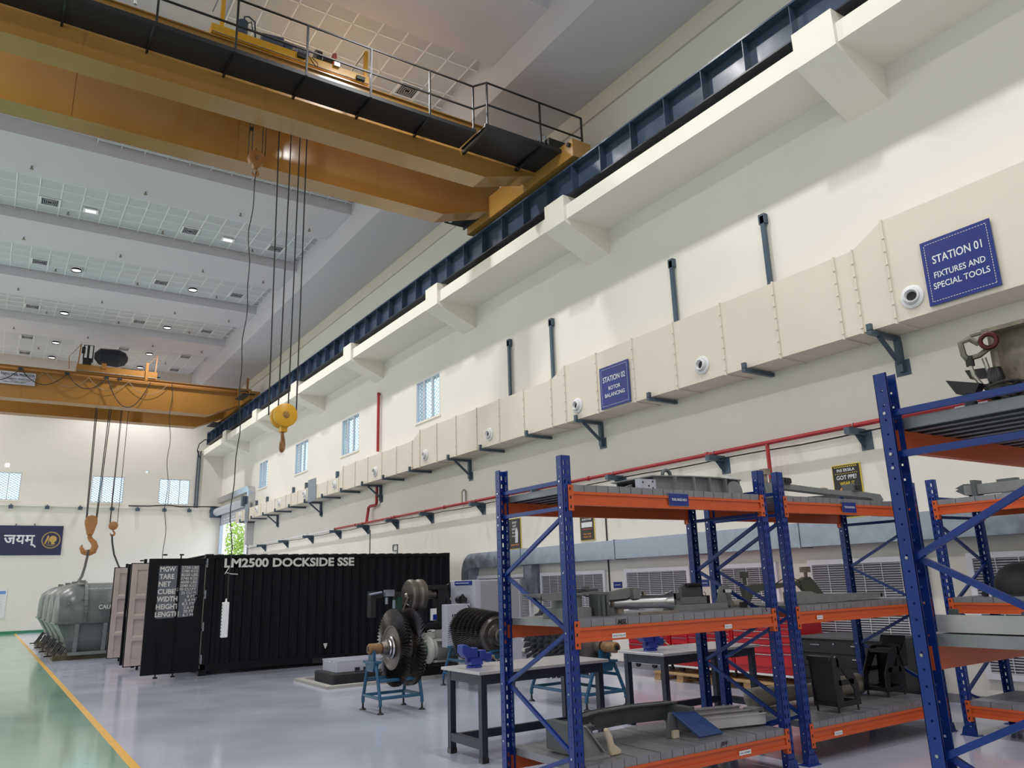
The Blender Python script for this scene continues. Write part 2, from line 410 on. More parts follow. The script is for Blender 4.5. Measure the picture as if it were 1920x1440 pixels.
def louvre_window(n, y0, y1, z0, z1):
    o = thing('window_%d' % n, (WX, (y0+y1)/2, z0), None, None); o['kind'] = 'structure'
    f = MB(); b = .075; a, c = WX-.05, WX
    f.box(a, c, y0, y1, z0, z0+b).box(a, c, y0, y1, z1-b, z1).box(a, c, y0, y0+b, z0+b, z1-b).box(a, c, y1-b, y1, z0+b, z1-b)
    f.build('window_frame', M['frame_w'], o)
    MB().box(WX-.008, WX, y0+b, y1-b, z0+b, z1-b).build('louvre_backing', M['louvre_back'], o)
    s = MB(); z = z0+b+.012
    while z < z1-b-.01:
        s.prism([(WX-.045, z-.006), (WX-.043, z-.009), (WX-.014, z+.012), (WX-.016, z+.015)], 'y', y0+b, y1-b); z += .034
    s.build('slat', M['grill'], o, kind='stuff')
    k = MB(); m = max(1, round((y1-y0)/.33))
    for i in range(1, m):
        yy = y0+b+(y1-y0-2*b)*i/m; k.box(WX-.05, WX-.044, yy-.004, yy+.004, z0+b, z1-b)
    k.build('ladder_tape', M['frame_w'], o)
for i, (a, b) in enumerate([(15.6, 18.05), (12.85, 15.2), (10.45, 12.25), (8.5, 9.75), (6.0, 7.9), (3.6, 5.45)]):
    louvre_window(8+i, a, b, .33 if i != 0 else .33, 1.9)

# roller-shutter door opening in the right wall by the far corner
dr = thing('door_1', (WX, 43.5, 0), None, None); dr['kind'] = 'structure'
d = MB()
for y in (40.55, 46.5): d.box(WX-.06, WX+.12, y-.05, y+.05, 0, 5.85)
d.build('door_frame', M['galv'], dr)
MB().lathe([(0, .22), (6.0, .22)], (WX-.27, 40.5, 6.1), 'y', 18).build('shutter_roll', M['bronze_w'], dr, smooth=True)
d = MB()
for z in (5.35, 5.5, 5.65, 5.8): d.box(WX-.02, WX+.02, 40.6, 46.45, z, z+.13)
d.build('shutter_curtain', M['bronze_w'], dr)
MB().box(WX-.6, WX, 46.45, 46.75, 5.8, 6.42).build('end_bracket', M['slate'], dr)
MB().box(WX-.5, WX, 40.2, 40.5, 5.85, 6.35).build('motor_box', M['slate'], dr)
MB().box(WX-.12, WX, 40.55, 46.5, 6.42, 6.55).build('lintel_trim', M['duct'], dr)
# sealed side leaf (white post and jamb) at the near side of the opening
MB().box(WX+.05, WX+.2, 41.3, 41.6, 0, 5.9).build('jamb_post', M['white'], dr)
# ---------------------------------------------------------------- crane runway on the right ledge
rw = thing('crane_runway_girder', (9.92, 20, 9.9), 'dark blue steel runway girder with ribs, lying along the white concrete ledge', 'girder')
MB().box(9.91, 9.93, BY, 46.3, 9.93, 10.55).build('web', M['navy'], rw)
MB().box(9.72, 10.12, BY, 46.3, 10.55, 10.585).build('flange', M['navy'], rw)
MB().box(9.72, 10.12, BY, 46.3, 9.9, 9.93).build('flange', M['navy_d'], rw)
MB().box(9.89, 9.95, BY, 46.3, 10.585, 10.67).build('rail', M['navy_d'], rw)
st = None
for k in range(-6, 42):
    y = 6.21+.952*k
    if y > 46.2: break
    if st is None: st = MB().box(9.73, 9.91, y-.007, y+.007, 9.93, 10.55).build('stiffener', M['navy'], rw); y_0 = y
    else:
        s2 = st.copy(); C.objects.link(s2); s2.location = st.location+Vector((0, y-y_0, 0))
MB().box(9.72, 10.12, 46.3, 46.32, 9.9, 10.67).build('end_plate', M['navy'], rw)

def bolt_row(mb, x, y, z0, n, d): [mb.cyl((x, y-.012, z0+i*d), (x, y, z0+i*d), .014, n=6) for i in range(n)]
def box_girder(parent, y0, y1, zb, zt, xk, ze, m, name='box_girder', x_end=10.02):
    o = MB().prism([(-10.2, zb), (xk, zb), (9.62, ze), (x_end, ze), (x_end, zt), (-10.2, zt)], 'y', y0+.02, y1-.02).build(name, m, parent)
    f = MB(); t = .022
    f.prism([(-10.2, zb-t), (xk, zb-t), (9.6, ze-t), (9.6, ze), (xk, zb), (-10.2, zb)], 'y', y0-.02, y1+.02)
    f.prism([(-10.2, zt), (x_end, zt), (x_end, zt+t), (-10.2, zt+t)], 'y', y0-.03, y1+.03)
    f.build('flange_plate', m, o)
    s = MB()
    for x in (.35, 3.4, 6.6): s.box(x-.004, x+.004, y0+.012, y0+.02, zb, zt)
    s.build('weld_seam', m, o)
    return o
def wheel(parent, y, z): MB().lathe([(-.06, .17), (.06, .17)], (9.92, y, z), 'x', 20).build('wheel', M['black'], parent, smooth=True)

# ---------- near crane
c1 = thing('overhead_crane', (0, 14.4, 10.5), 'large yellow double-girder overhead crane with black walkway, nearest in the hall', 'crane')
box_girder(c1, 13.2, 13.7, 10.5, 11.72, 8.28, 10.9, M['yellow'])
box_girder(c1, 15.24, 15.72, 10.5, 11.72, 8.34, 10.9, M['yellow'])
ec = MB().box(9.66, 10.18, 11.75, 16.35, 10.70, 11.12).build('end_carriage', M['yellow'], c1)
MB().box(9.66, 10.18, 13.1, 15.8, 11.12, 11.3).build('end_carriage_saddle', M['yellow'], c1)
for y in (11.95, 16.1): wheel(ec, y, 10.84)
MB().cyl((9.66, 11.85, 11.0), (9.6, 11.85, 11.0), .05, n=10).build('axle_cap', M['black'], ec)
b = MB()
bolt_row(b, 9.55, 15.24, 10.95, 5, .09)
b.build('bolt', M['rust'], c1)
# walkway
wk = MB().box(-10, 7.62, 12.46, 13.18, 10.985, 11.0).build('walkway_plate', M['black'], c1)
w2 = MB().box(7.66, 10.3, 12.16, 13.18, 10.985, 11.0).build('walkway_plate', M['black'], c1)
e = MB().box(-10, 7.62, 12.44, 12.47, 10.97, 11.05).box(7.66, 10.3, 12.14, 12.17, 10.97, 11.05).box(10.28, 10.31, 12.16, 13.18, 10.97, 11.05)
e.build('kick_edge', M['black'], c1)
for i in range(-6, 6):
    x = 1.33+1.3*i-.02
    if x > 7.5: break
    MB().prism([(12.46, 10.985), (13.18, 10.985), (13.18, 10.9), (13.12, 10.9)], 'x', x-.02, x+.02).build('walkway_bracket', M['blackg'], c1)
for x in (7.72, 9.12): MB().prism([(12.16, 10.985), (13.18, 10.985), (13.18, 10.86), (13.1, 10.86)], 'x', x-.03, x+.03).build('walkway_bracket', M['blackg'], c1)
rail = MB()
def post(x, y, z1=12.09): return MB().bar((x, y, 10.98), (x, y, z1), .035, .035, up=(1, 0, 0)).build('rail_post', M['black'], c1)
for x in (-2.5, -1.25, .05, 1.34, 2.64, 3.93, 5.22, 6.52, 7.56): post(x, 12.45)
for x in (7.72, 9.1, 10.28): post(x, 12.15, 12.06)
MB().bar((-9, 12.45, 12.08), (7.56, 12.45, 12.08), .03, .03).bar((-9, 12.45, 11.53), (7.56, 12.45, 11.53), .03, .03).build('hand_rail', M['black'], c1)
MB().bar((7.72, 12.15, 12.05), (10.28, 12.15, 12.05), .03, .03).bar((7.72, 12.15, 11.52), (10.28, 12.15, 11.52), .03, .03).bar((7.56, 12.45, 12.08), (7.72, 12.15, 12.05), .03, .03).bar((7.56, 12.45, 11.53), (7.72, 12.15, 11.52), .03, .03).build('hand_rail', M['black'], c1)
# drive gear at the walkway end
g = MB().cb(9.75, 12.5, 11.18, .7, .5, .3).cyl((9.2, 12.5, 11.2), (9.5, 12.5, 11.2), .13).cb(9.35, 12.5, 11.05, .35, .3, .1)
g.build('travel_drive', M['blackg'], c1, smooth=True)
MB().cyl((9.3, 12.45, 11.3), (9.3, 12.45, 11.42), .03).cyl((9.45, 12.45, 11.3), (9.45, 12.45, 11.5), .02).tube([(9.2, 12.4, 11.2), (9.22, 12.35, 11.4), (9.35, 12.35, 11.42), (9.38, 12.4, 11.2)], .012).build('thruster_brake', M['galv'], c1)
MB().box(9.05, 9.62, 15.76, 16.5, 10.97, 11.0).box(9.62, 9.66, 15.76, 16.5, 10.9, 11.02).build('walkway_plate', M['black'], c1)
MB().cyl((9.15, 16.35, 10.96), (9.15, 16.35, 11.06), .05).build('lamp_stub', M['white'], c1)
# trolley on top
tr = MB().box(2.35, 5.5, 13.22, 13.36, 11.82, 12.02).box(2.35, 5.5, 15.4, 15.54, 11.82, 12.02).box(2.35, 2.5, 13.36, 15.4, 11.82, 12.02).box(5.35, 5.5, 13.36, 15.4, 11.82, 12.02)
tr = tr.box(3.4, 3.55, 13.36, 15.4, 11.84, 12.0).box(4.6, 4.75, 13.36, 15.4, 11.84, 12.0).build('trolley_frame', M['yellow_b'], c1)
MB().box(2.36, 5.49, 13.205, 13.22, 11.835, 11.85).build('frame_seam', M['rust'], tr)
for x, top in ((2.54, 12.9), (5.44, 12.64)): MB().box(x-.035, x+.035, 13.24, 13.32, 12.02, top).build('guard_post', M['yellow_b'], tr)
MB().bar((5.42, 13.28, 12.62), (5.12, 13.28, 12.03), .02, .02).build('guard_brace', M['rust'], tr)
MB().bar((2.52, 13.28, 12.9), (2.36, 13.28, 12.3), .02, .02).build('guard_brace', M['galv'], tr)
MB().cyl((2.95, 13.42, 12.04), (2.95, 13.42, 12.42), .1).tube([(2.97, 13.4, 12.42), (2.97, 13.4, 12.54), (3.05, 13.4, 12.57), (3.17, 13.4, 12.5), (3.2, 13.4, 12.05)], .018).tube([(3.03, 13.4, 12.4), (3.1, 13.4, 12.48), (3.14, 13.4, 12.3)], .014).build('oil_tank', M['navy'], tr, smooth=True)
MB().lathe([(0, .03), (.02, .13), (.42, .17), (.46, .1), (.62, .1), (.64, .02)], (3.3, 13.45, 12.2), 'x', 18).cb(3.5, 13.45, 12.05, .5, .2, .1).build('hoist_motor', M['navy'], tr, smooth=True)
f = MB(); [f.lathe([(0, .1), (.015, .1)], (4.0+.03*i, 13.42, 12.15), 'x', 14) for i in range(9)]; f.build('motor_fins', M['galv'], tr)
MB().lathe([(-.06, .15), (.06, .15)], (4.45, 13.42, 12.2), 'x', 20).lathe([(.1, .05), (.3, .06)], (4.45, 13.42, 12.22), 'x').build('brake_drum', M['blackg'], tr, smooth=True)
MB().lathe([(-.02, .13), (.03, .13)], (4.78, 13.4, 12.28), 'x', 8).build('brake_shield', mat('faded_red', (190, 96, 84), .6), tr)
MB().lathe([(0, .32), (1.6, .32)], (2.9, 14.5, 12.2), 'x', 24).build('rope_drum', M['blackg'], tr, smooth=True)
MB().cb(4.05, 13.19, 11.95, .16, .05, .1).cb(5.3, 13.19, 11.9, .18, .05, .08).build('limit_switch', M['black'], tr)
MB().tube([(4.1, 13.17, 11.95), (4.2, 13.17, 11.97), (4.32, 13.17, 11.82), (4.38, 13.17, 11.8), (4.38, 13.17, 11.88), (4.25, 13.17, 11.98)], .008).build('cable_loop', M['cable'], tr)
for y in (13.45, 15.47):
    for x in (2.6, 5.25): MB().lathe([(-.05, .1), (.05, .1)], (x, y, 11.84), 'y', 16).build('trolley_wheel', M['black'], tr, smooth=True)
for x, z, yy in ((4.78, 12.02, 13.19), (1.3, 12.0, 13.05)):
    fl = MB().cb(x, yy, z, .12, .06, .08).build('floodlight', M['galv'], c1)
    MB().cb(x, yy-.034, z, .09, .006, .06).build('lamp_lens', M['floodl'], fl)
    L_ = bpy.data.lights.new('floodlight_beam', 'SPOT'); L_.energy = 14; L_.spot_size = 2.2; L_.shadow_soft_size = .05
    lo = bpy.data.objects.new('floodlight_beam', L_); C.objects.link(lo); lo.location = (x, yy-.06, z); lo.rotation_euler = (-.5, 0, 0)
MB().cyl((1.05, 13.1, 11.75), (1.05, 13.1, 12.1), .03).build('lamp_bracket', M['white'], c1)

def ropes(parent, pts, r=.013, m='cable'):
    for a, b_ in pts: MB().cyl(a, b_, r, n=6).build('wire_rope', M[m], parent)
def hook(mb, x, y, z, s, ang=0):
    """crane hook: shank top at z, size s"""
    pts = [(0, 0), (0, -.18), (.06, -.28), (.2, -.42), (.26, -.6), (.2, -.8), (0, -.9), (-.2, -.84), (-.3, -.66), (-.28, -.52)]
    ca, sa = math.cos(ang), math.sin(ang); rr = [.1, .1, .11, .13, .15, .16, .15, .12, .08, .03]
    P_ = [Vector((x+p[0]*s*ca, y+p[0]*s*sa, z+p[1]*s)) for p in pts]
    n = 10; rings = []
    for i, p in enumerate(P_):
        t = (P_[min(i+1, 9)]-P_[max(i-1, 0)]).normalized(); v = Vector((-sa, ca, 0)); u = v.cross(t)
        rings.append([mb.bm.verts.new(p+(u*math.cos(2*PI*k/n)+v*.75*math.sin(2*PI*k/n))*rr[i]*s) for k in range(n)])
    for a, b_ in zip(rings, rings[1:]):
        for k in range(n): mb._f((a[k], a[(k+1) % n], b_[(k+1) % n], b_[k]))
    mb._f(rings[0][::-1]); mb._f(rings[-1]); return mb
# main hook block of the near crane
hb = thing('hook_block', (4.38, 14.5, 4.3), 'yellow twin-sheave hook block hanging low on four ropes from the near crane', 'hook block')
for i, (a, b_) in enumerate([((4.08, 14.62), (4.16, 14.62)), ((4.29, 14.42), (4.28, 14.42)), ((4.54, 14.62), (4.53, 14.62)), ((4.62, 14.42), (4.63, 14.42))]):
    ropes(hb, [((a[0], a[1], 12.0), (b_[0], b_[1], 4.95))])
for y in (14.36, 14.58): MB().lathe([(0, .2), (.015, .225), (.09, .225), (.105, .2)], (4.42, y, 4.93), 'y', 32).build('sheave', M['yellow_b'], hb, smooth=True)
MB().lathe([(-.03, .045), (.3, .045)], (4.42, 14.35, 4.93), 'y', 12).lathe([(-.045, .02), (0, .07)], (4.42, 14.36, 4.93), 'y', 14).build('sheave_axle', M['yellow'], hb, smooth=True)
MB().box(4.36, 4.48, 14.44, 14.6, 4.62, 4.95).build('cheek_plate', M['yellow_b'], hb)
hook(MB(), 4.41, 14.52, 4.66, .42, 1.1).build('hook', M['orange_h'], hb, smooth=True)
# auxiliary hook close under the girder
ha = thing('auxiliary_hook_block', (3.6, 14.5, 9.9), 'small round orange auxiliary hook block drawn up under the near crane', 'hook block')
ropes(ha, [((x, 14.5, 12), (x+.0, 14.5, 10.2)) for x in (3.46, 3.53, 3.73, 3.79)], .009)
MB().lathe([(-.07, .15), (-.05, .17), (.05, .17), (.07, .15)], (3.62, 14.5, 10.2), 'y', 28).build('sheave', M['orange_h'], ha, smooth=True)
MB().lathe([(-.09, .05), (.09, .05)], (3.62, 14.5, 10.2), 'y', 14).build('sheave_axle', M['brass'], ha, smooth=True)
MB().prism([(3.5, 10.12), (3.74, 10.12), (3.66, 9.98), (3.58, 9.98)], 'y', 14.44, 14.56).build('cheek_plate', M['orange_h'], ha)
hook(MB(), 3.62, 14.5, 10.0, .2).build('hook', M['orange_h'], ha, smooth=True)
MB().cb(3.5, 14.5, 10.85, .06, .06, .06).build('limit_weight', M['black'], ha)
# pendant control
pc = thing('pendant_controller', (3.56, 14.5, .95), 'long light grey push-button pendant hanging on a wavy cable before the black container', 'controller')
pts = []
for i in range(40):
    z = 10.45-(10.45-1.56)*i/39; pts.append((3.61-.05*i/39+.025*math.sin(i*.55)+.018*math.sin(i*1.3), 14.5+.02*math.cos(i*.8), z))
MB().tube(pts, .009, 6).build('control_cable', M['cable'], pc, smooth=True)
MB().box(3.49, 3.6, 14.46, 14.54, .93, 1.52).build('pendant_body', M['white'], pc, bevel=.01)
for i in range(10): MB().cyl((3.49, 14.5, .98+.055*i), (3.475, 14.5, .98+.055*i), .013, n=8).build('push_button', M['black'], pc)
MB().lathe([(0, .02), (.06, .012)], (3.55, 14.5, 1.52), 'z', 8).build('cable_gland', M['white'], pc)
MB().tube([(3.53, 14.5, 2.02), (3.6, 14.49, 2.0), (3.72, 14.48, 1.99)], .006, 6).tube([(3.5, 14.5, 2.0), (3.56, 14.5, 2.1), (3.6, 14.5, 2.14)], .006, 6).build('cable_tie', M['white'], pc)

# ---------- far crane
c2 = thing('overhead_crane', (0, 41, 10.1), 'smaller yellow-brown overhead crane with nameplate and looped festoon cables at far end', 'crane')
g2 = box_girder(c2, 39.1, 39.75, 10.15, 11.56, 8.2, 10.75, M['yellow2'])
box_girder(c2, 42.4, 43.0, 10.15, 11.56, 8.3, 10.75, M['yellow2'])
MB().box(9.66, 10.15, 37.3, 44.3, 10.70, 11.1).build('end_carriage', M['yellow2'], c2)
MB().box(9.5, 10.15, 38.9, 39.9, 11.1, 11.58).build('end_carriage_saddle', M['yellow2'], c2)
for y in (37.5, 44.1): wheel(c2, y, 10.84)
MB().box(9.95, 10.05, 39.1, 39.16, 11.5, 12.2).build('stop_post', M['orange_h'], c2)
MB().box(9.3, 9.9, 37.2, 38.6, 10.9, 10.94).tube([(9.2, 37.5, 11.05), (9.5, 37.4, 11.1), (9.8, 37.5, 11.0)], .03).build('drive_shelf', M['black'], c2)
MB().box(9.3, 9.9, 43.3, 44.6, 10.62, 10.66).build('drive_shelf', M['black'], c2)
MB().box(-9, 10, 38.98, 39.06, 11.38, 11.44).build('festoon_track', M['orange_h'], c2)
def sag(x0, z0, x1, z1, dip, y, n=14): return [(x0+(x1-x0)*t, y, z0+(z1-z0)*t-dip*4*t*(1-t)) for t in [i/n for i in range(n+1)]]
nodes = [-1.6, .22, 2.0, 3.59]
for a, b_ in zip(nodes, nodes[1:]): MB().tube(sag(a, 11.42, b_, 11.4, .62, 38.9), .018, 6).build('festoon_cable', M['cable'], c2, smooth=True)
MB().tube(sag(3.62, 11.4, 5.45, 11.4, 1.3, 38.9, 20), .02, 6).build('festoon_cable', M['cable'], c2, smooth=True)
for x in (-.6, 1.2, 2.85, 4.5): MB().tube(sag(x, 11.38, x+1.7, 11.36, .55, 39.0), .012, 6).build('festoon_cable', M['rust'], c2, smooth=True)
for x in (.22, 2.0, 3.59, 4.14): MB().cb(x, 38.94, 11.42, .18, .1, .1).cyl((x-.05, 38.9, 11.36), (x-.05, 38.9, 11.3), .03).build('cable_trolley', M['black'], c2)
np_ = MB().box(-.75, .82, 39.05, 39.07, 10.72, 11.28).build('nameplate', mat('plate_grey', (170, 170, 184), .5), c2)
text('OIL. TOJYO STEEL PRODUCTS', M['pblack'], np_, (-.72, 39.045, 11.07), (1, 0, 0), (0, 0, 1), height=.14, width=1.5, name='lettering', bold=.02)
text('ELECTRIC OVERHEAD TRAVELLING', M['pblack'], np_, (-.6, 39.045, 10.93), (1, 0, 0), (0, 0, 1), height=.07, width=1.2)
text('CAPACITY : 10 T / 3.2 T', M['pblack'], np_, (-.35, 39.045, 10.78), (1, 0, 0), (0, 0, 1), height=.06, width=.8)
t2 = MB().box(2.35, 5.75, 39.15, 39.35, 11.62, 11.98).box(2.35, 5.75, 42.6, 42.8, 11.62, 11.98).box(2.35, 2.6, 39.35, 42.6, 11.62, 11.98).box(5.5, 5.75, 39.35, 42.6, 11.62, 11.98).build('trolley_frame', M['yellow2'], c2)
MB().box(2.36, 5.7, 39.12, 39.15, 11.66, 11.7).build('frame_seam', M['rust'], t2)
MB().lathe([(0, .14), (.22, .4), (1.0, .44), (1.3, .32), (1.42, .12)], (3.05, 39.7, 12.6), 'x', 8).build('hoist_gearcase', M['navy_d'], t2)
MB().box(2.6, 2.95, 39.5, 39.8, 11.98, 12.4).tube([(2.6, 39.5, 12.3), (2.6, 39.5, 13.0), (2.98, 39.5, 13.02), (2.98, 39.5, 12.2)], .03).cyl((2.78, 39.5, 12.3), (2.78, 39.5, 13.0), .05).cb(2.58, 39.5, 12.75, .14, .1, .3).build('brake_unit', M['black'], t2)
MB().lathe([(0, .2), (.9, .2)], (4.3, 40.1, 12.05), 'x', 16).build('rope_drum', M['blackg'], t2, smooth=True)
MB().cb(3.45, 39.14, 12.0, .2, .06, .26).build('lug', M['yellow2'], t2)
MB().box(5.22, 5.34, 39.08, 39.18, 11.5, 12.38).build('guard_post', M['yellow2'], t2)
MB().bar((2.4, 39.2, 12.0), (2.44, 39.2, 12.95), .05, .05).bar((2.44, 39.2, 12.92), (2.02, 39.2, 12.3), .02, .02).bar((2.02, 39.2, 12.3), (2.06, 39.2, 11.7), .03, .03).build('guard_rail', M['orange_h'], t2)
MB().bar((5.66, 39.2, 11.9), (5.7, 39.2, 12.85), .05, .05).bar((5.7, 39.2, 12.82), (5.35, 39.2, 12.35), .02, .02).build('guard_rail', M['orange_h'], t2)
MB().cyl((5.75, 39.2, 11.78), (5.9, 39.2, 11.78), .05).build('buffer', M['black'], t2)
h2 = thing('hook_block', (3.78, 41.2, 3.6), 'pear-shaped ochre hook block with big open hook holding a dark sling', 'hook block')
ropes(h2, [((3.46, 41.1, 11), (3.56, 41.2, 5.0)), ((3.54, 41.3, 11), (3.6, 41.2, 5.0)), ((4.06, 41.1, 11), (3.96, 41.2, 5.0)), ((4.16, 41.3, 11), (4.0, 41.2, 5.0))], .02)
MB().prism([(3.66, 4.42), (3.9, 4.42), (4.03, 4.95), (4.03, 5.12), (3.95, 5.28), (3.78, 5.33), (3.6, 5.28), (3.52, 5.12), (3.52, 4.95)], 'y', 41.05, 41.35).build('cheek_plate', M['orange_h'], h2, bevel=.03)
hook(MB(), 3.78, 41.2, 4.5, 1.0, .0).build('hook', M['orange_h'], h2, smooth=True)
h3 = thing('hook_block', (4.72, 41.2, 4.3), 'small round ochre hook block on thin ropes right of the big hook', 'hook block')
ropes(h3, [((4.58, 41.2, 11), (4.56, 41.2, 4.9)), ((4.63, 41.2, 11), (4.58, 41.2, 4.9)), ((4.9, 41.2, 11), (4.88, 41.2, 4.9))], .014)
MB().lathe([(-.08, .14), (-.05, .2), (.05, .2), (.08, .14)], (4.72, 41.2, 4.86), 'y', 24).build('sheave', M['orange_h'], h3, smooth=True)
hook(MB(), 4.72, 41.2, 4.7, .32).build('hook', M['orange_h'], h3, smooth=True)
sl = MB().tube([(3.78, 41.2, 3.72), (3.66, 40.0, 3.42), (3.3, 36.6, 2.85), (2.95, 33.5, 2.4), (2.62, 30.8, 2.16), (2.5, 30.2, 2.1)], .05, 8).build('lifting_sling', M['cable'], smooth=True)
tag(sl, 'thick dark lifting sling from the big ochre hook down to the grey shipping cans', 'sling')
sl = MB().tube([(4.7, 41.2, 4.46), (4.74, 41.2, 4.1), (4.8, 40.6, 3.5), (4.85, 39, 2.9), (4.9, 37, 2.5), (4.95, 36, 1.9)], .04, 8).build('lifting_sling', M['cable'], smooth=True)
tag(sl, 'thin dark sling hanging from the small round ochre block behind the container doors', 'sling')
pts = [(6.4+.28*i/30+.05*math.sin(i*.9), 38.96, 11.46-(11.46-2.2)*i/30) for i in range(31)]
tag(MB().tube(pts, .014, 6).build('hanging_cable', M['cable'], smooth=True), 'thin grey wavy cable hanging from far crane before the far wall window', 'cable')
# ---------------------------------------------------------------- cream ventilation duct on brackets
DX = 10.21; ZD = 5.055
J = [(-2.0, 6.6), (.9, 6.6), (3.2, 6.6), (5.54, 6.6), (6.05, 6.33), (6.36, 6.33), (7.49, 6.33), (8.62, 6.33), (9.77, 6.33), (10.91, 6.33), (12.04, 6.33), (13.14, 6.33), (13.66, 6.14),
     (14.77, 6.14), (15.86, 6.14), (16.95, 6.14), (18.04, 6.14), (19.15, 6.14), (20.21, 6.14), (20.72, 5.9), (21.81, 5.9), (22.9, 5.9), (24.03, 5.9), (25.12, 5.9), (26.24, 5.9), (26.65, 5.57),
     (27.79, 5.57), (28.98, 5.57), (30.1, 5.57), (31.18, 5.57), (32.0, 5.57), (32.69, 5.57), (34.24, 5.57), (35.45, 5.57), (36.36, 5.57), (37.41, 5.57), (38.24, 5.57), (39.44, 5.57), (40.7, 5.57)]
du = thing('ventilation_duct', (10.5, 13, ZD), 'long cream rectangular air duct with round nozzles stepping smaller along the wall', 'duct')
for (ya, za), (yb, zb) in zip(J, J[1:]):
    MB().prism([(ya+.006, ZD), (yb-.006, ZD), (yb-.006, zb), (ya+.006, za)], 'x', DX, WX).build('duct_section', M['duct'], du)
for i, (y, z) in enumerate(J[2:]):
    f = MB().box(DX-.022, DX, y-.014, y+.014, ZD-.02, z+.02).box(DX, WX, y-.014, y+.014, ZD-.022, ZD).box(DX, WX, y-.014, y+.014, z, z+.02)
    nb = max(3, int((z-ZD)/.2))
    for k in range(nb): f.box(DX-.035, DX-.02, y-.02, y+.02, ZD+.06+k*.2, ZD+.08+k*.2)
    f.build('joint_flange', M['duct'], du)
for y in (5.27, 9.14, 12.73, 16.33, 19.85, 23.41, 27.02, 30.28, 33.57, 36.96, 39.95):
    z = 5.345
    n_ = MB().lathe([(0, .165), (.02, .165), (.03, .15), (.035, .12), (.02, .11)], (DX, y, z), (-1, 0, 0), 28, cap=False)
    o = n_.build('air_nozzle', M['white'], du, smooth=True)
    a = Vector((-1, -.25 if y < 8 else .1*math.sin(y), .05)).normalized()
    MB().lathe([(-.02, .115), (.05, .11), (.075, .1), (.08, .085), (.05, .07), (-.01, .068)], (DX-.01, y, z), a, 24, cap=False).build('nozzle_eye', M['white'], o, smooth=True)
    MB().lathe([(0, .085), (.004, .085)], (DX-.02, y, z), a, 20).build('nozzle_throat', M['black'], o)
def duct_bracket(y, tri, i):
    o = thing('duct_bracket', (WX, y, 4.9), None, None)
    b = MB().box(DX-.12, WX, y-.035, y+.035, ZD-.085, ZD-.022).box(DX-.12, DX-.06, y-.035, y+.035, ZD-.03, ZD+.07)
    b.build('arm', M['slate'], o)
    if tri:
        MB().box(WX-.09, WX-.0, y-.04, y+.04, 4.5, ZD-.085).build('leg', M['slate'], o)
        MB().box(WX-.012, WX, y-.11, y+.11, 4.45, 4.68).build('base_plate', M['slate'], o)
        MB().bar((DX+.12, y, ZD-.08), (WX-.07, y, 4.62), .05, .05, up=(0, 1, 0)).build('brace', M['slate'], o)
        tag(o, 'slate triangular wall bracket with diagonal brace under the duct, %s from the near end' % ORD[i], 'bracket', 'triangular duct brackets')
    else: tag(o, 'flat slate bracket arm under the duct without brace, %s from the near end' % ORD[i], 'bracket', 'flat duct brackets')
for i, y in enumerate((5.9, 12.7, 18.35, 24.3, 30.05, 35.7)): duct_bracket(y, True, i)
for i, y in enumerate((8.16, 10.45, 14.57, 16.65, 20.71, 22.6, 26.2, 28.1, 32, 33.9, 37.6, 39.6)): duct_bracket(y, False, i)
P_LAB = ['nearest slate post on the wall above the duct, right of the others', 'second slate post above the duct from the near end', 'third slate post above the duct, left of the gap', 'fourth slate post above the duct, next to the largest mesh window']
for i, y in enumerate((7.94, 10.2, 14.3, 16.17)):
    o = thing('wall_post', (10.78, y, 6.2), P_LAB[i], 'post', 'tall slate posts above the duct')
    MB().box(10.74, 10.8, y-.04, y+.04, 6.3 if i < 2 else 6.12, 7.86).build('post', M['slate'], o)
    MB().box(10.74, WX, y-.06, y+.07, 7.72, 7.9).build('head_plate', M['slate'], o)
for i, y in enumerate((28.32, 31.87, 33.54, 37.42, 39.22)):
    tag(MB().box(10.73, WX, y-.05, y+.05, 5.57, 6.03).build('wall_post', M['slate']), 'short dark post stub above the far low duct, %s from the near end' % ORD[i], 'post', 'short far post stubs')

# signs on the duct
def station_sign(y0, y1, z0, z1, lines, label, m='sign', big=.105):
    o = thing('station_sign', (DX-.02, (y0+y1)/2, z0), label, 'sign')
    p = MB().box(DX-.04, DX-.024, y0, y1, z0, z1).build('sign_panel', M[m], o)
    # dashed white border
    d = MB(); x = DX-.042; q = .05; n = 22
    for k in range(n):
        t0, t1 = k/n, (k+.62)/n
        for z in (z0+q, z1-q): d.box(x, x+.002, y0+q+(y1-y0-2*q)*t0, y0+q+(y1-y0-2*q)*t1, z-.004, z+.004)
        for y in (y0+q, y1-q): d.box(x, x+.002, y-.004, y+.004, z0+q+(z1-z0-2*q)*t0, z0+q+(z1-z0-2*q)*t1)
    if lines: d.build('dashed_border', M['txt_w'], o)
    else: d.bm.free()
    for s, zz, h, wd in lines:
        text(s, M['board'], o, (DX-.03, (y0+y1)/2+wd/2, z0+zz), (0, -1, 0), (0, 0, 1), height=h, width=wd, depth=.014, bold=.012)
    return o
station_sign(4.13, 5.04, 5.12, 6.03, [('STATION 01', .56, .115, .64), ('FIXTURES AND', .36, .085, .66), ('SPECIAL TOOLS', .21, .085, .72)], 'blue square sign reading STATION 01 fixtures and special tools')
station_sign(11.02, 11.91, 5.08, 5.95, [('STATION 02', .54, .115, .68), ('ROTOR', .36, .08, .36), ('BALANCING', .22, .08, .6)], 'blue square sign reading STATION 02 rotor balancing')
station_sign(28.95, 29.85, 4.97, 5.85, [], 'glossy pale blue sign panel on the far duct seen edge-on, no readable words', 'galv')
station_sign(38.35, 38.96, 4.9, 5.79, [], 'far pale sign panel on the duct beside the roller door', 'galv')

